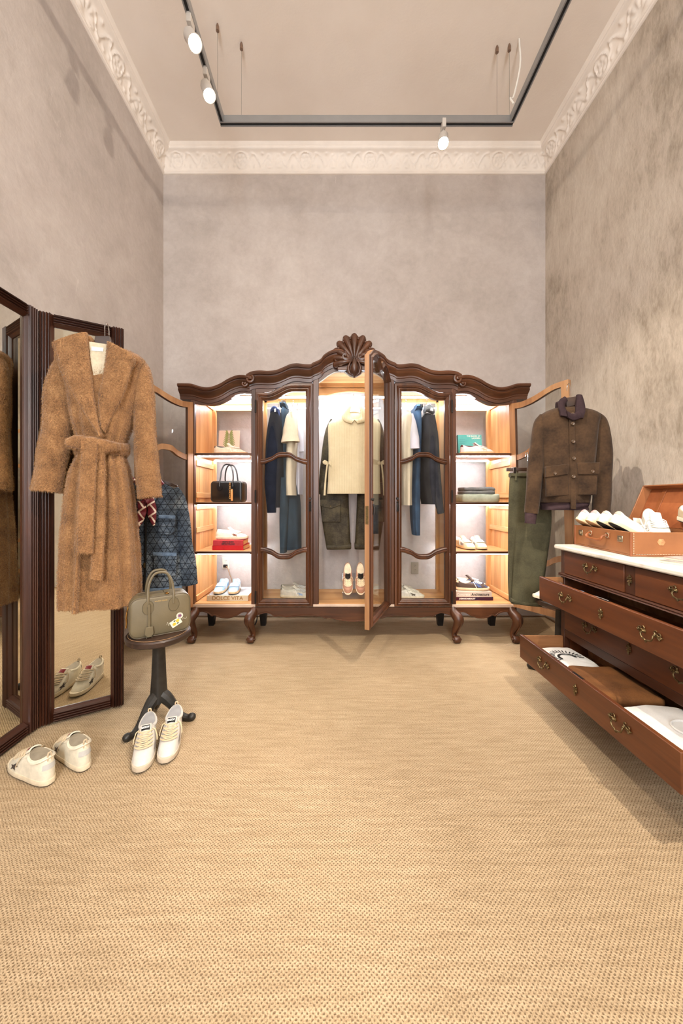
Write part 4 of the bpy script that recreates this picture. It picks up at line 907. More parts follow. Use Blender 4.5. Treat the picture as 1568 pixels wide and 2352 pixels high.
l, a = place((-1.062, 1.475), (-1.29, 1.625)); sneaker('cream mid-top sneaker with heel to the camera, behind its mate by the mirror', l, a, group='cream mid-top pair by the mirror', **crm)
# ================================================================= chest of drawers
M_ch = wood('chest_walnut', (48, 22, 9), (92, 48, 22), (124, 72, 36), 1, .6, .42, .08, 5)
M_chd = wood('chest_dark', (36, 16, 8), (66, 34, 17), (88, 50, 27), 1, .6, .42, .08, 5)
M_chi = wood('drawer_inside', (104, 64, 34), (144, 96, 56), (170, 120, 76), 0, .8, .6, 0)
m, nt, b = new_mat('white_marble'); v = coords(nt)
n_ = noise(nt, v, 4, 8, .7, 1.6); nt.links.new(ramp(nt, n_, [(.36, (196, 188, 176)), (.48, (226, 220, 208)), (.62, (236, 231, 221))]), b.inputs['Base Color']); b.inputs['Roughness'].default_value = .3; M_marble = m
CX, CY0, CY1, CB, CT_ = 1.345, 1.11, 2.085, 1.90, .852
CH = thing('chest_of_drawers', 'walnut chest with white marble top and two drawers pulled open by the right wall', 'chest', (CX, (CY0+CY1)/2, 0)); cy = (CY0+CY1)/2; hw_ = (CY1-CY0)/2; dp = CB-CX
for s in (-1, 1):
    MB().box(.0, dp, min(s*hw_, s*(hw_-.022)), max(s*hw_, s*(hw_-.022)), .07, CT_).build('side', M_ch, CH, bev=.002)
    MB().box(-.004, .03, min(s*hw_, s*(hw_-.03)), max(s*hw_, s*(hw_-.03)), .07, CT_).build('corner_post', M_chd, CH, bev=.004)
MB().box(dp-.012, dp, -hw_, hw_, .07, CT_).build('back', M_chd, CH)
rows = [(.715, .845), (.556, .69), (.388, .535), (.207, .342)]
for z0, z1 in ((.845, CT_), (.535, .556), (.342, .386), (.07, .205)): MB().box(0, .03, -hw_+.02, hw_-.02, z0, z1).build('rail', M_chd, CH, bev=.002)
MB().box(0, .03, -.028, .028, .715, .845).build('centre_post', M_chd, CH, bev=.002)
m = MB(); pr_ = [(.02, .694), (-.012, .694), (-.018, .698), (-.012, .703), (-.016, .708), (-.008, .713), (.02, .715)]
m.loft([[(a, y, z) for a, z in pr_] for y in (-hw_-.008, hw_+.008)]).build('moulding', M_chd, CH, angle=25)
for y in (-hw_+.05, hw_-.05):
    for x in (.05, dp-.05): MB().lathe([(.02, 0), (.032, .012), (.034, .03), (.024, .048), (.03, .058), (.032, .072)], (x, y, 0), 16).build('foot', M_chd, CH)
mt_ = MB().box(-.034, dp+.03, -hw_-.022, hw_+.022, CT_, .88).build('marble_top', M_marble, CH, bev=.009)
# pulls and key plates
def pull_mesh():
    m = MB()
    for s in (-1, 1):
        m.lathe([(.011, 0), (.012, -.004), (.007, -.008), (.004, -.016)], (0, 0, 0), 10, 0).move(Matrix.Translation((0, s*.034, .008)), len(m.v)-40)
        m.tube(interp([(-.006, s*.034, .008), (-.008, s*.048, .014), (-.007, s*.062, .008), (-.006, s*.066, .02), (-.004, s*.056, .026), (-.004, s*.05, .02)], 14), [.005*(1-.5*k/13) for k in range(14)], 6)
        m.tube(interp([(-.006, s*.034, .012), (-.006, s*.03, .026), (-.005, s*.038, .034), (-.004, s*.044, .03)], 10), [.004*(1-.4*k/9) for k in range(10)], 6)
        for q in range(3): m.tube([(-.005, s*(.046+.006*q), .012), (-.005, s*(.056+.008*q), -.008+.006*q), (-.004, s*(.062+.008*q), -.010+.010*q)], [.0035, .004, .002], 5)
    m.tube(interp([(-.016, -.034, .006), (-.022, -.036, -.008), (-.022, -.026, -.024), (-.024, -.01, -.028), (-.024, 0, -.034), (-.024, .01, -.028), (-.022, .026, -.024), (-.022, .036, -.008), (-.016, .034, .006)], 40), [.0034+.0012*math.sin(k*PI/39)+.0006*(k % 2) for k in range(40)], 7)
    m.sphere((-.024, 0, -.037), .0055, 7, 5); return m
def key_mesh():
    m = MB(); m.lathe([(.012, 0), (.014, -.003), (.008, -.006), (.003, -.006)], n=14, axis=0)
    for a, r_ in ((PI/2, .028), (-PI/2, .032), (PI/4, .018), (3*PI/4, .018), (-PI/4, .018), (-3*PI/4, .018)):
        m.tube([(-.003, .008*math.cos(a), .008*math.sin(a)), (-.005, r_*.7*math.cos(a)+.004*math.sin(3*a), r_*.7*math.sin(a)), (-.003, r_*math.cos(a), r_*math.sin(a))], [.005, .006, .003], 6); m.sphere((-.004, r_*math.cos(a), r_*math.sin(a)), .0042, 6, 5)
    return m
pm = None; km = None
def drawer(z0, z1, y0, y1, out, pulls, keys, deep=.40):
    """front board, two sides, back and bottom; slid out by 'out'"""
    global pm, km
    f = MB().box(-.004, .016, y0, y1, z0, z1).build('drawer', M_ch, CH, bev=.0025, loc=(-out, 0, 0))
    if out > 0:
        z2 = z1-.004
        for ya, yb in ((y0+.004, y0+.018), (y1-.018, y1-.004)): MB().box(.016, deep, ya, yb, z0+.006, z2).build('drawer_side', M_chi, f)
        MB().box(deep-.012, deep, y0+.004, y1-.004, z0+.006, z2).build('drawer_back', M_chi, f); MB().box(.016, deep, y0+.004, y1-.004, z0+.006, z0+.014).build('drawer_bottom', M_chi, f)
        MB().box(.001, .013, -.035, .035, z1-.0005, z1+.001).build('lock_plate', M_iron_d, f, smooth=False)
    zc = (z0+z1)/2
    for y in pulls:
        if pm is None: o = pull_mesh().move(Matrix.Scale(.72, 4)).build('handle', M_brass, f, loc=(-.004, y, zc+.004)); pm = o.data
        else: o = mkobj('handle', pm, None, f, loc=(-.004, y, zc+.004))
    for y in keys:
        if km is None: o = key_mesh().move(Matrix.Scale(.8, 4)).build('key_plate', M_brass, f, loc=(-.004, y, zc+.004)); km = o.data
        else: o = mkobj('key_plate', km, None, f, loc=(-.004, y, zc+.004))
    return f
drawer(*rows[0], .03, hw_-.032, 0, [.245], []); drawer(*rows[0], -hw_+.032, -.03, 0, [-.245], [])
o = mkobj('key_plate', key_mesh().move(Matrix.Scale(.8, 4)).build('tmp', M_brass).data, None, CH, loc=(0, 0, .78)); bpy.data.objects.remove(bpy.data.objects['tmp'])
drawer(*rows[1], -hw_+.0, hw_-.0, CX-1.216, [-.25, .25], [0]); drawer(*rows[2], -hw_+.032, hw_-.032, 0, [-.25, .25], [0]); drawer(*rows[3], -hw_+.0, hw_-.0, CX-1.10, [-.25, .25], [0])
# clothes lying in the drawers
def folded(name, label, cat, x0, x1, y0, y1, z, h, mat, rz=0, seed=1, layers=2, extra=None):
    """folded garment: soft stacked layers with a rolled edge"""
    t = thing(name, label, cat, ((x0+x1)/2, (y0+y1)/2, z), rz); rd = random.Random(seed); a, b2 = (x1-x0)/2, (y1-y0)/2; lh = h/layers
    for k in range(layers):
        L = []; ox, oy = rd.uniform(-.006, .006), rd.uniform(-.006, .006); p = rd.random()*6
        for q, sc in ((0, .93), (.12, .985), (.5, 1.0), (.88, .985), (1, .93), (1.0, .5)):
            lp = []
            for i in range(40):
                A = 2*PI*i/40; c, s = sell(A, 7); zz = lh*(k+q)+(.003*math.sin(3*A+p)+.003*math.sin(5*c+p)*sc if q > .4 else 0)
                lp.append((ox+a*sc*c*(1+.012*math.sin(5*A+p)), oy+b2*sc*s*(1+.012*math.sin(4*A+p)), zz))
            L.append(lp)
        MB().loft(L).build('fold', mat, t, angle=60)
    return t
M_tee = cloth('white_jersey', (226, 222, 216), (206, 202, 196), patch=8); M_wash = cloth('washed_denim', (130, 150, 170), (70, 92, 118), patch=14)
M_brn = cloth('brown_suede_cloth', (124, 80, 42), (84, 52, 28), patch=7); M_dkden = cloth('dark_denim', (44, 54, 70), (26, 32, 44), patch=14)
zb4 = rows[3][0]+.015; zb2 = rows[1][0]+.015
T1 = folded('folded_shirt', 'white T-shirt with black fan print folded in the lowest open drawer', 'shirt', 1.135, 1.36, 1.78, 2.03, zb4, .07, M_tee, R(6), 3)
for k in range(17):
    a = R(200-k*13); MB().box(.052, .075, -.002, .002, 0, .0012).move(Matrix.Translation((0, -.02, .0735)) @ Matrix.Rotation(a, 4, 'Z') @ Matrix.Scale(1.15, 4)).build('print_ray', M_black, T1, smooth=False)
MB().loft([[((r_)*math.cos(q), -.02+(r_*.8)*math.sin(q), z_) for q in np.linspace(R(-10), R(205), 24)] for r_, z_ in ((.04, .0745), (.052, .0745), (.052, .0752), (.04, .0752))], closed=False, caps=False).build('print_arc', M_black, T1, smooth=False)
folded('folded_sweater', 'brown folded garment in the middle of the lowest open drawer', 'sweater', 1.135, 1.40, 1.46, 1.76, zb4, .09, M_brn, R(-5), 5, 2)
T2 = folded('folded_shirt', 'plain white T-shirt folded at the near end of the lowest open drawer', 'shirt', 1.13, 1.38, 1.15, 1.42, zb4, .095, M_tee, R(4), 8)
MB().tube([(.02+.055*math.cos(q), -.03+.05*math.sin(q), .0985) for q in np.linspace(0, 2*PI, 24)], .004, 6).build('neckband', M_tee, T2)
folded('folded_jeans', 'pale blue jeans folded at the far end of the upper open drawer', 'jeans', 1.245, 1.33, 1.84, 2.05, zb2, .085, M_wash, 0, 2)
folded('folded_shirt', 'light printed shirt folded beside pale jeans in the upper open drawer', 'shirt', 1.245, 1.33, 1.68, 1.83, zb2, .082, cloth('print_shirt', (206, 204, 198), (150, 130, 128), patch=40), 0, 4)
folded('folded_jeans', 'dark folded jeans in the middle of the upper open drawer', 'jeans', 1.245, 1.33, 1.42, 1.66, zb2, .06, M_dkden, 0, 6)
folded('folded_jeans', 'washed blue jeans folded at the near end of the upper open drawer', 'jeans', 1.245, 1.33, 1.14, 1.40, zb2, .08, M_wash, 0, 9)
# ================================================================= suitcase
M_tan = plain('tan_leather', (150, 97, 60), .42, var=.16, scale=7, bmp=.1, bscale=120); M_tand = plain('tan_edge', (140, 80, 42), .5, var=.1); M_tani = cloth('tan_lining', (160, 94, 56), (128, 72, 42), weave=120, patch=5, rough=.7)
M_nick = plain('worn_nickel', (178, 164, 140), .3, .9, var=.1)
SZ = .88; SRZ = R(-5.7); SL, SD, SH = .452, .335, .116
SU = thing('suitcase', 'open tan leather suitcase full of sneakers on the marble top', 'suitcase', (1.385, 1.64, SZ), SRZ)
MB().box(0, SD, 0, SL, .001, .009).build('base', M_tan, SU, bev=.002)
for nm, q in (('front_wall', (0, .008, 0, SL)), ('back_wall', (SD-.008, SD, 0, SL)), ('end_wall', (0, SD, 0, .008)), ('end_wall', (0, SD, SL-.008, SL))):
    MB().box(*q, .009, SH).build(nm, M_tan, SU, bev=.003)
MB().box(.0085, SD-.0085, .0085, SL-.0085, .009, .012).build('inner_lining', M_tani, SU, smooth=False)
for y in (0, SL):
    for x in (0, SD): MB().tube([(x, y, .002), (x, y, SH)], .005, 6).build('corner_piping', M_tand, SU)
for k in range(26):
    MB().box(.022+k*.0115, .029+k*.0115, -.0012, .0005, .011, .0122).build('stitch', M_cr, SU, smooth=False)
for k in range(9):
    for x in (.012, .318): MB().box(x-.0006, x+.0006, -.0012, .0005, .012+k*.0115, .019+k*.0115).build('stitch', M_cr, SU, smooth=False)
MB().lathe([(.017, 0), (.017, -.002), (.012, -.003), (.001, -.003)], (.13, 0, .07), 6, 1).build('badge', plain('badge_leather', (196, 140, 96), .5, var=.3, scale=90), SU)
for y in (SL-.06, .07):
    lk = MB().box(-.004, 0, y-.018, y+.018, .062, .092).build('lock', M_nick, SU, bev=.002); MB().lathe([(.008, 0), (.008, -.006), (.004, -.008)], (-.004, y, .076), 12, 0).build('lock_button', M_nick, lk)
hd_ = MB().tube(interp([(-.006, SL-.15, .088), (-.022, SL-.155, .08), (-.03, SL-.165, .062), (-.032, SL-.22, .058), (-.03, SL-.275, .06), (-.022, SL-.285, .08), (-.006, SL-.29, .086)], 24), [.004]*5+[.0075]*14+[.004]*5, 8).build('handle', M_tand, SU)
for y in (SL-.15, SL-.29):
    MB().tube([(-.004, y+.012*math.cos(q), .085+.012*math.sin(q)) for q in np.linspace(0, 2*PI, 14)], .0025, 6).build('handle_ring', M_nick, hd_); MB().box(-.004, .0, y-.018, y+.018, .07, .1).build('handle_plate', M_tand, hd_, bev=.002)
lid = MB().box(0, .008, 0, SL, 0, .235).build('lid', M_tan, SU, bev=.003, loc=(SD-.002, 0, SH), rot=(0, R(22), 0))
for nm, q in (('lid_side', (-.05, .0, 0, .008, 0, .235)), ('lid_side', (-.05, .0, SL-.008, SL, 0, .235)), ('lid_edge', (-.05, .008, 0, SL, .227, .235))): MB().box(*q).build(nm, M_tan, lid, bev=.002)
MB().box(-.003, 0, .01, SL-.01, .006, .226).build('lid_lining', M_tani, lid, smooth=False)
for y in (.12, .34): MB().box(-.008, -.003, y-.012, y+.012, .0, .226).build('lid_strap', M_tand, lid, bev=.001)
def in_case(lx, ly, lz): 
    c, s = math.cos(SRZ), math.sin(SRZ); return (1.385+lx*c-ly*s, 1.64+lx*s+ly*c, SZ+lz)
heel_kw = dict(up=(232, 228, 220), sole=(222, 208, 172), star=None, lace=(235, 230, 222), badge=None, scale=.9, dirty=.06)
for k, (oc, tb, nm) in enumerate((((172, 132, 94), (196, 156, 156), 'farthest'), ((172, 132, 94), (196, 150, 146), 'second from far end'), ((24, 24, 24), (190, 172, 156), 'third from far end'), ((24, 24, 24), (190, 168, 150), 'nearest'))):
    sneaker('white sneaker with glitter heel standing heel-up in the suitcase, %s' % nm, in_case(.085, .405-.095*k, .083), 0, tab=tb, out=oc, group='heel-up sneakers in the suitcase', rot=(0, R(31), SRZ+R(4)), tabh=(.55, .99), **heel_kw)
sneaker('white laced sneaker with toe forward inside the open suitcase lid', in_case(.25, .2, .10), 0, (228, 224, 212), star=(196, 196, 200), tab=(216, 206, 190), badge=None, group='toe-forward sneakers in the suitcase', rot=(0, R(20), R(-116)), lace=(238, 234, 224), scale=.95)
sneaker('taupe laced sneaker against the suitcase end at the right edge', in_case(.315, .025, .15), 0, (196, 178, 150), star=None, tab=(180, 160, 130), badge=None, group='toe-forward sneakers in the suitcase', rot=(0, R(6), R(-104)), scale=.9)
# magazines
def mag(label, c, rz, w_, h_, th, cm, z):
    t = thing('magazine', label, 'magazine', (c[0], c[1], z), rz)
    MB().box(-w_/2, w_/2, -h_/2, h_/2, .001, th-.001).build('pages', plain('page_cream', (226, 214, 190), .7, var=.05, scale=200), t, smooth=False)
    for a, b2 in ((0, .001), (th-.001, th)): MB().box(-w_/2-.002, w_/2+.001, -h_/2-.001, h_/2+.001, a, b2).build('cover', cm, t, smooth=False)
    return t
mag('grey magazine lying under another on the marble top', (1.53, 1.385), R(18), .22, .29, .011, cloth('mag_grey', (176, 172, 166), (120, 116, 112), patch=9, rough=.5), SZ)
mag('pink patterned magazine on top of the grey one on the marble', (1.555, 1.40), R(12), .21, .28, .009, cloth('mag_pink', (206, 190, 186), (150, 128, 126), patch=18, rough=.4), SZ+.0115)
# ================================================================= suede jacket on the right door
FJ = Frame(1.475, 2.235, R(-10))
M_sue = cloth('brown_suede', (74, 54, 36), (42, 29, 19), weave=260, patch=9, bmp=.2, sheen=.08); M_knit = cloth('plum_knit', (62, 46, 48), (40, 28, 32), weave=150, bmp=.5)
SJ = thing('suede_jacket', 'dark brown suede bomber jacket with knit collar hanging on the open right door', 'jacket', (FJ.x, FJ.y, 0), FJ.rz)
body(FJ, [(938, 1268, 1334, .04), (946, 1248, 1360, .06), (958, 1238, 1374, .075), (985, 1236, 1370, .085), (1050, 1237, 1364, .09), (1100, 1237, 1358, .092), (1140, 1237, 1352, .095), (1154, 1238, 1350, .09)], folds=.05, ff=7, seed=6).build('jacket_body', M_sue, SJ, angle=80)
body(FJ, [(1150, 1239, 1349, .085), (1160, 1242, 1348, .082), (1171, 1243, 1347, .08)], folds=.05, ff=7, seed=6, grow=False).build('waistband', M_knit, SJ, angle=80)
sleeve(FJ, [(1248, 955, 10), (1238, 978, 15), (1230, 1030, 17), (1224, 1080, 18), (1219, 1130, 17), (1213, 1178, 15)], 0, -.05, seed=2).build('sleeve', M_sue, SJ, angle=80)
sleeve(FJ, [(1213, 1174, 14), (1211, 1186, 13), (1210, 1201, 12)], -.048, -.055, seed=2, m=8).build('cuff', M_knit, SJ, angle=80)
sleeve(FJ, [(1366, 952, 10), (1377, 975, 17), (1382, 1030, 19), (1381, 1090, 19), (1376, 1140, 20), (1370, 1200, 20)], 0, -.04, seed=7).build('sleeve', M_sue, SJ, angle=80)
sleeve(FJ, [(1370, 1196, 16), (1369, 1208, 15), (1368, 1222, 14)], -.04, -.045, seed=2, m=8).build('cuff', M_knit, SJ, angle=80)
slab(FJ, [(1272, 962), (1271, 940), (1276, 924), (1290, 914)], [(1299, 968), (1289, 950), (1288, 938), (1297, 925)], -.085, .016, 18, 12, -.03).build('collar', M_knit, SJ)
slab(FJ, [(1296, 968), (1306, 955), (1312, 935), (1318, 910)], [(1322, 968), (1330, 950), (1332, 932), (1330, 912)], -.09, .018, 18, 12, -.03).build('collar', M_knit, SJ)
slab(FJ, [(1279, 922), (1303, 913), (1328, 908)], [(1280, 958), (1303, 964), (1326, 958)], .02, .012, 14, 10).build('collar_back', M_knit, SJ)
slab(FJ, [(1284, 952), (1298, 958), (1312, 952)], [(1286, 968), (1299, 974), (1318, 968)], -.098, .010, 14, 10).build('collar_stand', M_knit, SJ)
slab(FJ, [(1291, 966), (1291, 1040), (1292, 1110), (1293, 1168)], [(1303, 966), (1304, 1040), (1305, 1110), (1305, 1168)], -.088, .006, 20, 10, -.098).build('placket', M_sue, SJ)
for u, v in ((1297, 960), (1297, 981), (1298, 1020), (1299, 1057), (1298, 1097)): x, z = FJ.p(u, v); disc(MB(), (x, -.1-(v-960)*.00004, z), .0105, .005).build('button', plain('horn_button', (84, 66, 50), .3, var=.3, scale=90), SJ)
for q, fl, bt in (([(1240, 1078), (1287, 1072), (1290, 1138), (1240, 1142)], [(1238, 1075), (1288, 1069), (1287, 1092), (1238, 1099)], (1257, 1090)), ([(1308, 1070), (1354, 1068), (1350, 1138), (1308, 1138)], [(1306, 1067), (1356, 1066), (1354, 1092), (1308, 1093)], (1339, 1086))):
    MB().prism(FJ.pts(q), -.1, -.075).build('pocket', M_sue, SJ, bev=.006); MB().prism(FJ.pts(fl), -.108, -.08).build('pocket_flap', M_sue, SJ, bev=.004)
    x, z = FJ.p(*bt); disc(MB(), (x, -.109, z), .0095, .005).build('button', MATS['horn_button'], SJ)
hanger('dark wooden hanger holding the suede jacket on the right door', FJ, 1307, 880, 938, .17, -.01, M_hang, hook=.035)
MB().prism(FJ.pts([(1294, 916), (1322, 914), (1318, 934), (1296, 938)]), -.03, -.012).build('hanger_block', M_hang, bpy.data.objects['clothes_hanger.002'], bev=.003)
# olive trousers on a clip hanger
FT = Frame(1.352, 2.44, R(-8))
M_olive = cloth('olive_cotton', (84, 80, 60), (58, 55, 40), weave=500, patch=6)
OT = thing('olive_trousers', 'olive green trousers clipped on a hanger in front of the open right door', 'trousers', (FT.x, FT.y, 0), FT.rz)
body(FT, [(1086, 1171, 1254, .02), (1094, 1170, 1256, .024), (1140, 1168, 1263, .03), (1200, 1167, 1264, .032), (1260, 1167, 1257, .03), (1330, 1166, 1248, .028), (1380, 1168, 1240, .028)], folds=.08, ff=5, seed=11, e=3.5).build('leg', M_olive, OT, angle=80)
body(FT, [(1200, 1182, 1258, .02), (1260, 1176, 1252, .024), (1330, 1172, 1243, .026), (1384, 1170, 1236, .026)], y=-.03, folds=.08, ff=5, seed=4, e=3.5).build('leg', M_olive, OT, angle=80)
slab(FT, [(1170, 1086), (1212, 1087), (1256, 1088)], [(1170, 1097), (1212, 1098), (1256, 1099)], -.004, .03, 12, 10).build('waistband', M_olive, OT)
for u in (1181, 1240): slab(FT, [(u-3, 1084), (u-3, 1104)], [(u+3, 1084), (u+3, 1104)], -.03, .004, 6, 8).build('belt_loop', M_olive, OT)
slab(FT, [(1168, 1370), (1200, 1376), (1237, 1380)], [(1168, 1380), (1200, 1387), (1236, 1390)], -.034, .026, 12, 10).build('turn_up', M_olive, OT)
x, z = FT.p(1212, 1078); _, zh = FT.p(1212, 1038)
HG = thing('trouser_hanger', 'dark trouser hanger with metal clips above the olive trousers', 'hanger', (FT.x, FT.y, 0), FT.rz)
a_, _ = FT.p(1163, 1080); b_, _ = FT.p(1262, 1080); MB().box(a_, b_, -.012, .012, z-.012, z+.012).build('bar', M_hang, HG, bev=.003)
for u in (1178, 1246): xx, _ = FT.p(u, 1080); MB().box(xx-.012, xx+.012, -.034, .034, z-.03, z+.014).build('clip', M_chrome, HG, bev=.003)
MB().tube([(x, 0, z), (x, 0, zh-.03)]+[(x, .02*(1-math.cos(q)), zh-.03+.03*math.sin(q)) for q in np.linspace(.3, PI, 8)], .0022, 6).build('hook', M_chrome, HG)
# stool with sneakers behind the chest
stool('black tripod stool half hidden behind the chest of drawers', (1.45, 2.262, 0), math.atan2(2.37-2.262, 1.315-1.45), .172, .50, .142)
sneaker('white sneaker on the stool half hidden behind the open drawer', (1.43, 2.27, .5005), R(176), (226, 222, 214), star=(70, 84, 110), tab=(90, 96, 110))
# ================================================================= what stands and hangs in the wardrobe
def ix(u, y): return (u-U0)*y/F
def book(name, label, u0, u1, y, z, h, d, cover, rz=0, title=None, tcol=(40, 30, 28), tsize=.02, tx=1.0, sub=None):
    w_ = (u1-u0)*y/F; t = thing(name, label, 'book', (ix((u0+u1)/2, y), y+d/2, z), rz)
    MB().box(-w_/2+.004, w_/2-.004, -d/2+.003, d/2-.005, .003, h-.003).build('pages', plain('paper_edge', (224, 200, 160), .8, var=.06, scale=300), t, smooth=False)
    for a, b2 in ((0, .003), (h-.003, h)): MB().box(-w_/2, w_/2, -d/2, d/2, a, b2).build('cover', cover, t, smooth=False)
    MB().box(-w_/2, w_/2, -d/2-.003, -d/2+.003, 0, h).build('spine', cover, t, bev=.001)
    if title: text('spine_title', title, tsize, plain('ink_%d_%d_%d' % tcol, tcol, .6, var=.02), t, (sub or 0, -d/2-.0036, h/2), (R(90), 0, 0), tx, bold=.0006)
    return t
# --- left bay
zA, zB_, zC_ = ZS
y = 3.19; x0, x1 = ix(501, y), ix(549, y); pw = x1-x0; phh = .262
PR = thing('botanical_print', 'beige print of a green palm leaf leaning at the back of the top left shelf', 'picture', ((x0+x1)/2, y, zA), rot=(R(-6), 0, 0))
MB().box(-pw/2, pw/2, -.004, .004, 0, phh).build('sheet', plain('beige_sheet', (214, 188, 166), .7, var=.06, scale=5), PR, bev=.001)
MB().tube([(0, -.006, .02), (0, -.006, .12), (-.004, -.006, .235)], [.0022, .0016, .001], 6).build('stem', plain('stem_green', (50, 52, 28), .6), PR)
M_leaf = plain('leaf_green', (134, 138, 78), .6, var=.2, scale=60)
for k in range(9):
    for s in (-1, 1):
        zz = .09+.016*k; Ln = .056-.0028*k; L_ = [(0, zz), (s*Ln*.5, zz+.03+.002*k), (s*Ln, zz+.052-.001*k), (s*Ln*.93, zz+.04), (s*Ln*.5, zz+.014)]
        MB().prism([(a-.002*k/8, b2) for a, b2 in L_], -.0065, -.0045).build('leaflet', M_leaf, PR, smooth=False)
sneaker('low off-white sneaker with black heel on the top left shelf before the palm print', (ix(531, 3.0), 2.99, zA), 0, (222, 206, 182), sole=(176, 134, 96), star=(232, 222, 206), tab=(30, 28, 28), badge=None, out=(120, 86, 56), lining=(40, 36, 34))
M_bl = plain('black_leather', (16, 14, 13), .3, var=.2, scale=30, bmp=.1, bscale=200)
KB = handbag('black leather handbag with wooden charm on the second left shelf', (ix(526, 3.03), 3.03, zB_+.0005), R(-6), .138, .06, .09, .03, M_bl, M_black, .145)
M_chain = plain('charm_gold', (214, 178, 118), .3, .9)
for k in range(8): MB().tube([(.036+.007*math.sin(q)*(1 if k % 2 else .5), -.068-.004*math.cos(q)*(k % 2), .158-.017*k+.010*math.cos(q)) for q in np.linspace(0, 2*PI, 10)], .0022, 5).build('charm_link', M_chain, KB)
MB().lathe([(.007, 0), (.009, .01), (.009, .07), (.007, .09), (.003, .1)], (.055, -.071, .012), 10).build('wooden_charm', plain('charm_wood', (188, 132, 76), .5), KB)
M_red1 = cloth('book_red', (172, 52, 56), (150, 40, 46), patch=20, rough=.6); M_red2 = cloth('book_scarlet', (176, 30, 36), (156, 24, 28), patch=20, rough=.6)
book('hardcover_book', 'scarlet hardcover book at the bottom of the pair on the third left shelf', 488, 560, 2.9, zC_, .038, .2, M_red2, R(-2))
book('hardcover_book', 'faded red hardcover book with black title on top of the scarlet book', 489, 558, 2.905, zC_+.0385, .042, .19, M_red1, R(1), 'PEDRO GUIDE\nEMBOUTEILLAGE', (40, 14, 18), .016, .9)
sneaker('white sneaker with brown star standing on the two red books', (ix(533, 3.0), 2.995, zC_+.081), R(-6), (216, 204, 182), sole=(206, 190, 162), star=(112, 56, 30), tab=(170, 130, 96), badge=None, toe=(232, 226, 214), lace=(236, 226, 220), out=(190, 172, 144), scale=.98)
DV = book('coffee_table_book', 'thick pale coffee table book with tan capital lettering under the blue sneakers', 475, 570, 2.885, IZ+.001, .045, .28, cloth('book_pale', (214, 198, 170), (200, 182, 152), patch=6, rough=.55), 0, 'DOLCE VITA', (150, 110, 56), .042, 1.08)
MB().prism([(-.17, -.13), (.17, -.13), (.17, .14), (-.17, .14)], 0, .0008).move(Matrix.Translation((0, 0, .0458)) @ Matrix.Rotation(R(-90), 4, 'X')).build('cover_picture', cloth('cover_print', (214, 222, 226), (120, 124, 130), patch=8, rough=.3), DV, smooth=False)
blue = dict(up=(150, 186, 222), sole=(214, 186, 146), star=(236, 236, 236), tab=(214, 222, 232), lace=(222, 234, 246), toe=(166, 200, 232), lining=(220, 226, 232), badge=None, out=(24, 22, 24), scale=.95)
sneaker('light blue sneaker with toe to the front on the coffee table book, left one', (ix(509, 3.02), 3.025, IZ+.0475), R(-90), group='light blue pair', **blue)
sneaker('light blue sneaker with toe to the front on the coffee table book, right one', (ix(540, 3.02), 3.02, IZ+.0475), R(-84), group='light blue pair', **blue)
# --- right bay
TB = thing('teal_book', 'teal hardcover book with white title standing at the back of the top right shelf', 'book', (ix(1079, 3.2), 3.2, zA), rot=(R(-7), 0, R(-2)))
tw, tH = .215, .222
MB().box(-tw/2, tw/2, -.016, -.013, 0, tH).build('cover', cloth('book_teal', (104, 190, 184), (88, 174, 168), patch=8, rough=.6), TB, bev=.001)
MB().box(-tw/2+.003, tw/2-.004, -.013, .013, .003, tH-.003).build('pages', MATS['paper_edge'], TB, smooth=False); MB().box(-tw/2, tw/2, .013, .016, 0, tH).build('back_cover', MATS['book_teal'], TB, smooth=False); MB().box(-tw/2-.003, -tw/2+.001, -.016, .016, 0, tH).build('spine', plain('book_teal_spine', (54, 92, 84), .6), TB, bev=.001)
text('title', 'THE BOOK OF\nLADDERS', .020, MATS['white_print'] if 'white_print' in MATS else M_white, TB, (tw/2-.01, -.0165, tH-.024), (R(90), 0, 0), .95, 'RIGHT', bold=.0004)
for k in range(7): MB().box(-tw/2+.012, -tw/2+.065, -.0168, -.016, .06+.019*k, .0615+.019*k).build('ruled_line', plain('teal_line', (60, 130, 126), .6), TB, smooth=False)
rs = dict(up=(226, 214, 214), sole=(206, 170, 130), star=(196, 184, 150), tab=(84, 24, 24), lace=(238, 234, 228), toe=(234, 230, 222), lining=(84, 28, 26), badge=None, out=(190, 150, 110))
sneaker('pale pink low sneaker with maroon heel on the top right shelf, front one', (ix(1096, 2.94), 2.945, zA), R(0), group='maroon heel pair', **rs)
sneaker('pale pink low sneaker with maroon heel on the top right shelf, rear one', (ix(1097, 3.06), 3.07, zA), R(3), group='maroon heel pair', **rs)
folded('folded_sweater', 'sage green sweater folded on the second right shelf, below the grey one', 'sweater', ix(1054, 2.98), ix(1140, 2.98), 2.88, 3.12, zB_, .068, cloth('sage_knit', (150, 154, 138), (128, 132, 116), weave=160, bmp=.4), 0, 3, 1)
folded('folded_sweater', 'charcoal grey sweater folded on top of the sage green sweater', 'sweater', ix(1058, 2.98), ix(1130, 2.98), 2.9, 3.1, zB_+.0685, .056, cloth('grey_knit', (104, 102, 100), (80, 78, 78), weave=160, bmp=.4), 0, 5, 2)
sv = dict(up=(196, 186, 160), sole=(212, 186, 148), star=(120, 120, 124), tab=(176, 160, 120), lace=(236, 234, 228), toe=(226, 220, 206), badge=None, out=(70, 52, 36))
sneaker('pale gold sneaker with white laces on the third right shelf, left one', (ix(1066, 3.02), 3.03, zC_), R(-78), group='pale gold pair', **sv)
sneaker('pale gold sneaker with white laces on the third right shelf, right one', (ix(1098, 3.02), 3.03, zC_), R(-92), group='pale gold pair', **sv)
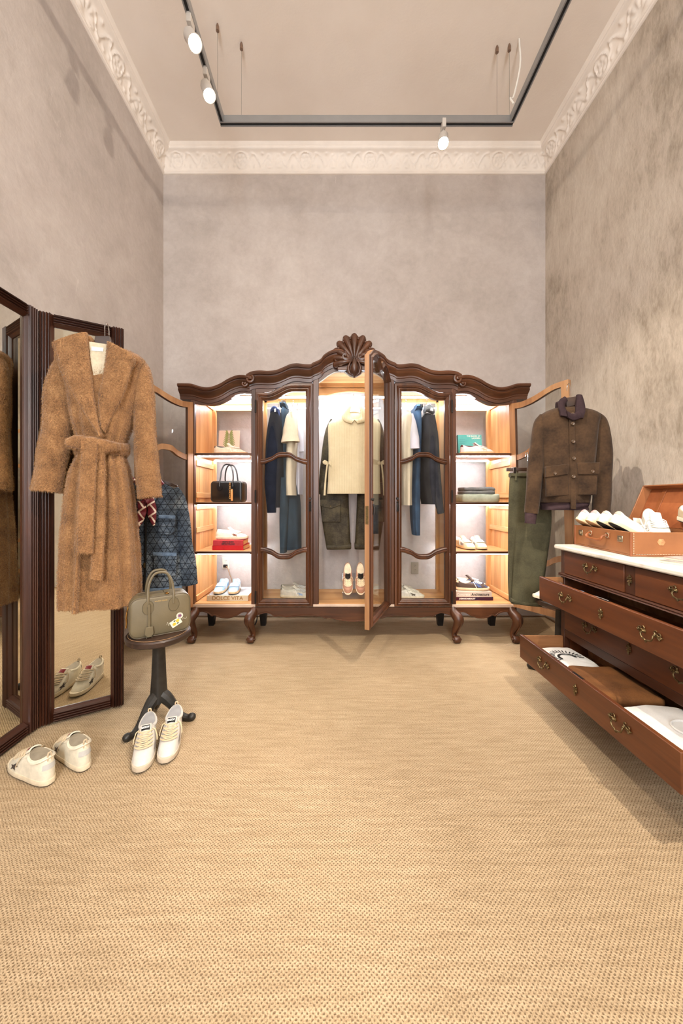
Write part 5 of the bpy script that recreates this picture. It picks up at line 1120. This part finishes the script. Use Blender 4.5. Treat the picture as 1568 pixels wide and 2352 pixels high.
book('hardcover_book', 'dark navy book with small white lettering at the bottom of the right bay', 1046, 1132, 2.9, IZ+.001, .028, .22, cloth('book_navy', (40, 32, 50), (96, 34, 34), patch=4, rough=.4), 0, 'JHEMANDAMISALITY', (226, 220, 210), .016, .9, -.06)
CA = book('hardcover_book', 'grey book about concrete architecture on top of the navy book', 1047, 1129, 2.9, IZ+.0295, .042, .21, cloth('book_grey', (196, 178, 162), (184, 166, 150), patch=6, rough=.5), 0, 'Architecture', (28, 26, 26), .03, .95, .052)
text('spine_title', 'Concrete', .03, plain('ink_pale', (226, 216, 204), .6), CA, (-.088, -.1086, .021), (R(90), 0, 0), .95, bold=.0004)
nv = dict(up=(74, 54, 42), sole=(220, 190, 150), star=(70, 92, 140), tab=(226, 206, 180), lace=(226, 220, 214), toe=(60, 72, 104), lining=(226, 204, 174), badge=None, out=(190, 160, 124), scale=.96)
sneaker('brown and navy sneaker with white laces on the grey book, front one', (ix(1085, 2.96), 2.965, IZ+.0725), R(-3), group='brown and navy pair', **nv)
sneaker('brown and navy sneaker with white laces on the grey book, rear one', (ix(1078, 3.07), 3.07, IZ+.0725), R(4), group='brown and navy pair', **nv)
# --- sneakers on the wardrobe floor
pb = dict(up=(214, 204, 190), sole=(216, 202, 176), star=(150, 170, 206), tab=(120, 112, 104), lace=(232, 228, 224), badge=None, out=(170, 150, 120))
sneaker('off-white sneaker with pale blue star behind the lower left pane, front one', (ix(681, 2.98), 2.985, IZ), R(-8), group='pale blue star pair', **pb)
sneaker('off-white sneaker with pale blue star behind the lower left pane, rear one', (ix(681, 3.1), 3.1, IZ), R(-2), group='pale blue star pair', **pb)
ds = dict(up=(224, 216, 204), sole=(222, 210, 186), star=(66, 56, 40), tab=(130, 120, 104), lace=(226, 220, 206), toe=(230, 224, 210), badge=None, out=(180, 160, 130))
sneaker('white sneaker with dark star behind the lower right pane, front one', (ix(935, 2.97), 2.975, IZ), R(-4), group='dark star pair', **ds)
sneaker('white sneaker with dark star behind the lower right pane, rear one', (ix(925, 3.09), 3.09, IZ), R(0), group='dark star pair', **ds)
pk = dict(up=(196, 146, 120), sole=(236, 214, 184), star=(226, 200, 176), tab=(220, 190, 160), lace=(236, 212, 176), toe=(178, 130, 104), lining=(226, 206, 176), tongue=(30, 28, 28), badge=(16, 16, 16), out=(120, 90, 70), scale=.93)
acr = thing('acrylic_stand', 'clear acrylic wedge holding the pink sneakers in the middle bay', 'stand', (ix(813, 3.02), 3.02, IZ+.0005))
MB().prism([(-.075, .0), (.105, .0), (.105, .012), (.07, .19), (.055, .19), (.0, .03), (-.075, .022)], -.1, .1).move(Matrix.Rotation(R(90), 4, 'Z')).build('wedge', glass('acrylic', (.9, .92, .95, 1)), acr, smooth=False)
for u, nm in ((798, 'left'), (827, 'right')):
    sneaker('dusty pink sneaker tilted toe-down on the clear stand, %s one' % nm, (ix(u, 2.985), 2.985, IZ+.155), 0, group='dusty pink pair', rot=(0, R(62), R(-90)), **pk)
# --- hanging clothes
M_clear = plain('clear_hanger', (228, 228, 226), .15, var=.02)
def side_hanger(label, u, v, yw, mat=None):
    z = EYE-(v-V0)*yw/F; t = thing('clothes_hanger', label, 'hanger', (ix(u, yw), yw, z))
    MB().tube([(0, 0, 0), (0, 0, .05), (.008, 0, .065), (.0, 0, .08), (-.004, 0, .07)], .0018, 6).build('hook', M_chrome, t)
    zt_ = min(.35, 2.1-z-.0); MB().tube([(0, 0, .075), (0, 0, zt_)], .0007, 4).build('wire', M_steel, t)
    MB().loft([[(a, q*.19, -.045*abs(q)**1.3+b2) for a, b2 in ((-.006, 0), (.006, 0), (.006, -.026), (-.006, -.026))] for q in np.linspace(-1, 1, 15)]).build('shoulder_bar', mat or M_clear, t, bev=.002)
    return t
M_navy = cloth('navy_wool', (30, 34, 48), (18, 21, 32), patch=9); M_navyc = cloth('navy_cotton', (44, 60, 104), (32, 44, 78), patch=9)
M_jean = cloth('indigo_jeans', (54, 72, 88), (32, 46, 60), patch=8, weave=700); M_jean2 = cloth('mid_jeans', (70, 96, 128), (40, 58, 82), patch=10, weave=700)
M_crm = cloth('cream_cotton', (224, 208, 186), (208, 190, 166), patch=7); M_lav = cloth('pale_lilac_cotton', (222, 216, 226), (206, 200, 212), patch=7); M_char = cloth('charcoal_denim', (52, 52, 58), (34, 34, 40), patch=9)
F1 = Frame(ix(637, 3.0), 3.0)
g = thing('navy_jacket', 'navy jacket hanging side-on at the left of the left glass door', 'jacket', (F1.x, F1.y, 0))
body(F1, [(949, 634, 645, .05), (956, 628, 649, .11), (975, 625, 652, .17), (1030, 622, 655, .18), (1090, 621, 655, .18), (1140, 620, 652, .18), (1165, 628, 650, .17)], folds=.06, ff=5, seed=3).build('jacket_body', M_navy, g, angle=80)
sleeve(F1, [(637, 958, 9), (635, 990, 13), (633, 1050, 15), (631, 1110, 14), (632, 1176, 10)], -.14, -.17, seed=4).build('sleeve', M_navy, g, angle=80)
slab(F1, [(630, 946), (637, 942), (645, 947)], [(628, 962), (636, 958), (647, 964)], -.12, .05, 12, 10).build('collar', M_navyc, g)
side_hanger('clear hanger holding the navy jacket in the wardrobe', 640, 940, 3.0)
F2 = Frame(ix(662, 3.08), 3.08)
g = thing('wide_jeans', 'long wide dark blue jeans hanging between navy jacket and cream top', 'jeans', (F2.x, F2.y, 0))
body(F2, [(935, 650, 660, .08), (950, 648, 662, .15), (1010, 646, 666, .17), (1080, 648, 676, .16), (1140, 648, 688, .15), (1200, 648, 691, .15), (1258, 649, 692, .14)], folds=.1, ff=5, seed=9).build('leg', M_jean, g, angle=80)
body(F2, [(1100, 650, 670, .06), (1180, 649, 668, .06), (1262, 650, 664, .06)], y=-.16, folds=.08, ff=5, seed=2).build('leg', M_jean, g, angle=80)
slab(F2, [(649, 932), (655, 931), (661, 933)], [(648, 944), (655, 943), (662, 945)], -.02, .15, 8, 12).build('waistband', M_jean, g)
side_hanger('dark hanger holding the wide jeans in the wardrobe', 655, 922, 3.08, M_black)
F3 = Frame(ix(672, 2.97), 2.97)
g = thing('cream_blouse', 'cream short-sleeved top hanging in front of the wide jeans', 'shirt', (F3.x, F3.y, 0))
body(F3, [(946, 668, 676, .05), (955, 664, 680, .12), (975, 662, 683, .14), (1040, 659, 682, .14), (1100, 658, 679, .14), (1138, 658, 681, .14)], folds=.09, ff=5, seed=13).build('shirt_body', M_crm, g, angle=80)
sleeve(F3, [(671, 958, 8), (671, 975, 13), (671, 1000, 17), (672, 1022, 20)], -.1, -.14, seed=6).build('sleeve', M_crm, g, angle=80)
side_hanger('clear hanger holding the cream top in the wardrobe', 672, 940, 2.97)
F4 = Frame(ix(688, 3.12), 3.12)
g = thing('lilac_shirt', 'pale lilac shirt hanging behind the cream top', 'shirt', (F4.x, F4.y, 0))
body(F4, [(950, 678, 686, .05), (962, 675, 692, .12), (1000, 677, 697, .13), (1060, 678, 695, .13), (1136, 680, 694, .13)], folds=.09, ff=5, seed=15).build('shirt_body', M_lav, g, angle=80)
sleeve(F4, [(688, 970, 6), (691, 1000, 8), (694, 1030, 7), (695, 1042, 6)], -.1, -.12, seed=6).build('sleeve', M_lav, g, angle=80)
side_hanger('clear hanger holding the pale lilac shirt in the wardrobe', 682, 945, 3.12)
# middle bay: vest, jacket and cargo trousers, facing out
M_cream = cloth('cream_rib', (216, 199, 165), (200, 182, 146), weave=120, patch=6)
nt = M_cream.node_tree; b = nt.nodes['Principled BSDF']; wv = nt.nodes.new('ShaderNodeTexWave'); wv.bands_direction = 'X'; wv.inputs['Scale'].default_value = 36; nt.links.new(coords(nt), wv.inputs['Vector']); bump(nt, b, wv.outputs['Fac'], .5, .003)
FV = Frame(ix(812, 2.95), 2.95)
g = thing('cream_vest', 'cream ribbed sleeveless turtleneck hanging in the middle of the wardrobe', 'vest', (FV.x, FV.y, 0))
body(FV, [(951, 786, 842, .03), (958, 772, 856, .045), (968, 759, 868, .055), (982, 753, 873, .06), (1040, 754, 872, .065), (1100, 753, 872, .065), (1134, 751, 873, .066)], folds=.04, ff=7, seed=8, e=3).build('vest_body', M_cream, g, angle=80)
slab(FV, [(796, 938), (790, 950), (784, 960), (790, 972), (806, 978)], [(806, 938), (803, 950), (804, 962), (808, 966), (814, 968)], -.05, .018, 18, 12, -.068).build('collar_roll', M_cream, g)
slab(FV, [(834, 938), (840, 950), (846, 960), (840, 972), (820, 978)], [(824, 938), (826, 950), (826, 962), (820, 966), (812, 968)], -.05, .018, 18, 12, -.068).build('collar_roll', M_cream, g)
slab(FV, [(797, 930), (816, 928), (833, 930)], [(796, 950), (815, 952), (834, 950)], .015, .012, 12, 10).build('collar_back', M_cream, g)
for s in (0, 1):
    f = (lambda u: u) if s == 0 else (lambda u: 1626-u)
    for a, b2 in (([(f(753), 1062), (f(746), 1058), (f(741), 1062)], [(f(753), 1068), (f(747), 1069), (f(742), 1066)]), ([(f(754), 1062), (f(760), 1062), (f(762), 1070)], [(f(754), 1068), (f(758), 1070), (f(759), 1074)]), ([(f(750), 1066), (f(746), 1100), (f(743), 1138)], [(f(754), 1066), (f(750), 1100), (f(748), 1138)])):
        slab(FV, a, b2, -.055, .006, 12, 8).build('side_tie', M_cream, g)
hg = hanger('clear hanger holding the cream vest', FV, 812, 905, 938, .13, 0, M_clear); MB().tube([(0, .0, EYE-(905-V0)*2.95/F), (0, 0, 2.23)], .0008, 4).build('wire', M_steel, hg)
M_dist = cloth('distressed_leather', (82, 72, 52), (34, 27, 20), weave=300, patch=11, rough=.6)
FB = Frame(ix(812, 3.12), 3.12)
g = thing('distressed_jacket', 'dark distressed leather jacket hanging behind the cream vest', 'jacket', (FB.x, FB.y, 0))
body(FB, [(952, 788, 840, .03), (960, 770, 858, .05), (975, 760, 868, .065), (1040, 758, 870, .07), (1130, 757, 872, .07)], folds=.05, ff=7, seed=21).build('jacket_body', M_dist, g, angle=80)
sleeve(FB, [(766, 966, 8), (757, 990, 10), (750, 1040, 11), (745, 1090, 11), (742, 1136, 11)], 0, -.02, seed=3).build('sleeve', M_dist, g, angle=80)
sleeve(FB, [(862, 966, 8), (870, 990, 10), (876, 1040, 11), (880, 1090, 11), (883, 1136, 11)], 0, -.02, seed=4).build('sleeve', M_dist, g, angle=80)
hg = hanger('dark hanger of the distressed jacket, behind the vest', FB, 812, 930, 955, .13, .01, M_hang)
FG = Frame(ix(812, 3.06), 3.06)
g = thing('cargo_trousers', 'dark distressed cargo trousers hanging below the cream vest', 'trousers', (FG.x, FG.y, 0))
for s, nm in ((0, 1), (1, 2)):
    f = (lambda a, b2: (a, b2)) if s == 0 else (lambda a, b2: (1620-b2, 1620-a))
    body(FG, [(1120,)+f(735, 800)+(.035,), (1165,)+f(736, 801)+(.04,), (1205,)+f(741, 803)+(.042,), (1261,)+f(750, 806)+(.04,)], folds=.07, ff=5, seed=30+s, e=3.2).build('leg', M_dist, g, angle=80)
    u = (lambda a: a) if s == 0 else (lambda a: 1620-a)
    MB().prism(FG.pts([(u(738), 1150), (u(781), 1150), (u(781), 1198), (u(740), 1198)]), -.062, -.03).build('cargo_pocket', M_dist, g, bev=.004)
    MB().prism(FG.pts([(u(736), 1148), (u(783), 1148), (u(782), 1160), (u(760), 1168), (u(736), 1162)]), -.07, -.04).build('pocket_flap', M_dist, g, bev=.003)
    x, z = FG.p(u(759), 1162); disc(MB(), (x, -.07, z), .006, .004).build('snap', M_brass, g)
    slab(FG, [(u(750), 1249), (u(778), 1248), (u(806), 1246)], [(u(751), 1262), (u(778), 1262), (u(806), 1259)], -.008, .042, 10, 12).build('hem', M_dist, g)
slab(FG, [(738, 1108), (810, 1106), (882, 1108)], [(736, 1130), (810, 1130), (884, 1130)], 0, .035, 12, 12).build('seat', M_dist, g)
# right glass door
F5 = Frame(ix(936, 2.97), 2.97)
g = thing('cream_shirt', 'cream short-sleeved shirt hanging at the left of the right glass door', 'shirt', (F5.x, F5.y, 0))
body(F5, [(946, 928, 936, .05), (956, 923, 942, .12), (980, 921, 946, .14), (1050, 920, 944, .14), (1110, 920, 942, .14), (1160, 920, 942, .14)], folds=.09, ff=5, seed=41).build('shirt_body', M_crm, g, angle=80)
sleeve(F5, [(936, 958, 7), (940, 985, 10), (943, 1015, 11), (944, 1036, 10)], -.1, -.14, seed=6).build('sleeve', M_lav, g, angle=80)
side_hanger('clear hanger holding the cream shirt behind the right glass door', 931, 938, 2.97)
F6 = Frame(ix(954, 3.03), 3.03)
g = thing('blue_jeans', 'slim blue jeans hanging between cream shirt and charcoal jacket', 'jeans', (F6.x, F6.y, 0))
body(F6, [(940, 950, 960, .06), (955, 946, 962, .14), (1000, 946, 963, .15), (1060, 944, 962, .13), (1120, 943, 962, .11), (1180, 943, 962, .09), (1228, 947, 962, .08)], folds=.1, ff=5, seed=44).build('leg', M_jean2, g, angle=80)
slab(F6, [(949, 936), (955, 935), (961, 937)], [(947, 950), (955, 950), (962, 951)], -.02, .13, 8, 12).build('waistband', M_jean2, g)
side_hanger('dark hanger holding the slim blue jeans', 957, 930, 3.03, M_black)
F7 = Frame(ix(980, 2.99), 2.99)
g = thing('charcoal_jacket', 'charcoal denim jacket hanging at the right of the right glass door', 'jacket', (F7.x, F7.y, 0))
body(F7, [(952, 974, 984, .05), (962, 968, 990, .12), (990, 965, 994, .17), (1050, 964, 996, .18), (1110, 966, 998, .18), (1158, 972, 1000, .17)], folds=.07, ff=5, seed=47).build('jacket_body', M_char, g, angle=80)
sleeve(F7, [(980, 962, 9), (982, 1000, 13), (985, 1060, 14), (990, 1120, 12), (1000, 1178, 7)], -.12, -.15, seed=9).build('sleeve', M_char, g, angle=80)
slab(F7, [(968, 940), (976, 936), (984, 942)], [(968, 954), (976, 952), (988, 958)], -.1, .05, 10, 12).build('collar', cloth('grey_collar', (170, 172, 178), (120, 122, 128)), g)
side_hanger('clear hanger holding the charcoal jacket', 979, 938, 2.99)
# ================================================================= rear of the room (seen in the mirror)
col = struct('trim_4', MB().box(-.12, .02, -1.62, -1.5, 0, ZC), M_white)
DS = thing('denim_shorts', 'dark denim shorts hanging by the rear wall, seen in the mirror', 'shorts', (.42, -2.2, 0), R(200))
FS = Frame(0, 0); 
class LF:
    def p(s, u, v): return u, v
lf = LF()
body(lf, [(1.32, -.17, .17, .04), (1.2, -.2, .2, .05), (1.0, -.22, .22, .06)], folds=.05).build('seat', M_dkden, DS, angle=80)
for s in (-1, 1): body(lf, [(1.08, s*.11-.105, s*.11+.105, .055), (.9, s*.12-.11, s*.12+.11, .06), (.7, s*.125-.115, s*.125+.115, .06)], folds=.06, seed=5+s).build('leg', M_dkden, DS, angle=80)
RK = thing('garment_rail', 'slim black garment rail at the rear of the room', 'rail', (.42, -2.2, 0), R(20))
MB().tube([(-.35, 0, 0), (-.35, 0, 1.45), (.35, 0, 1.45), (.35, 0, 0)], .01, 8).build('frame', M_black, RK)
for s in (-1, 1): MB().tube([(s*.35, -.2, .01), (s*.35, .2, .01)], .01, 8).build('foot_bar', M_black, RK)
hg = thing('clothes_hanger', 'wire hanger of the denim shorts at the rear', 'hanger', (.42, -2.2, 0), R(20)); MB().tube([(-.14, 0, 1.31), (0, 0, 1.35), (.14, 0, 1.31), (-.14, 0, 1.31)], .004, 6).build('frame', M_chrome, hg); MB().tube([(0, 0, 1.35), (0, 0, 1.44), (.0, .02, 1.465), (0, .03, 1.445)], .003, 6).build('hook', M_chrome, hg)
sneaker('white sneaker with black star standing at the rear of the room', (.3, -1.75, 0), R(190), (222, 212, 196), star=(24, 30, 34), tab=(24, 30, 34), badge=None)
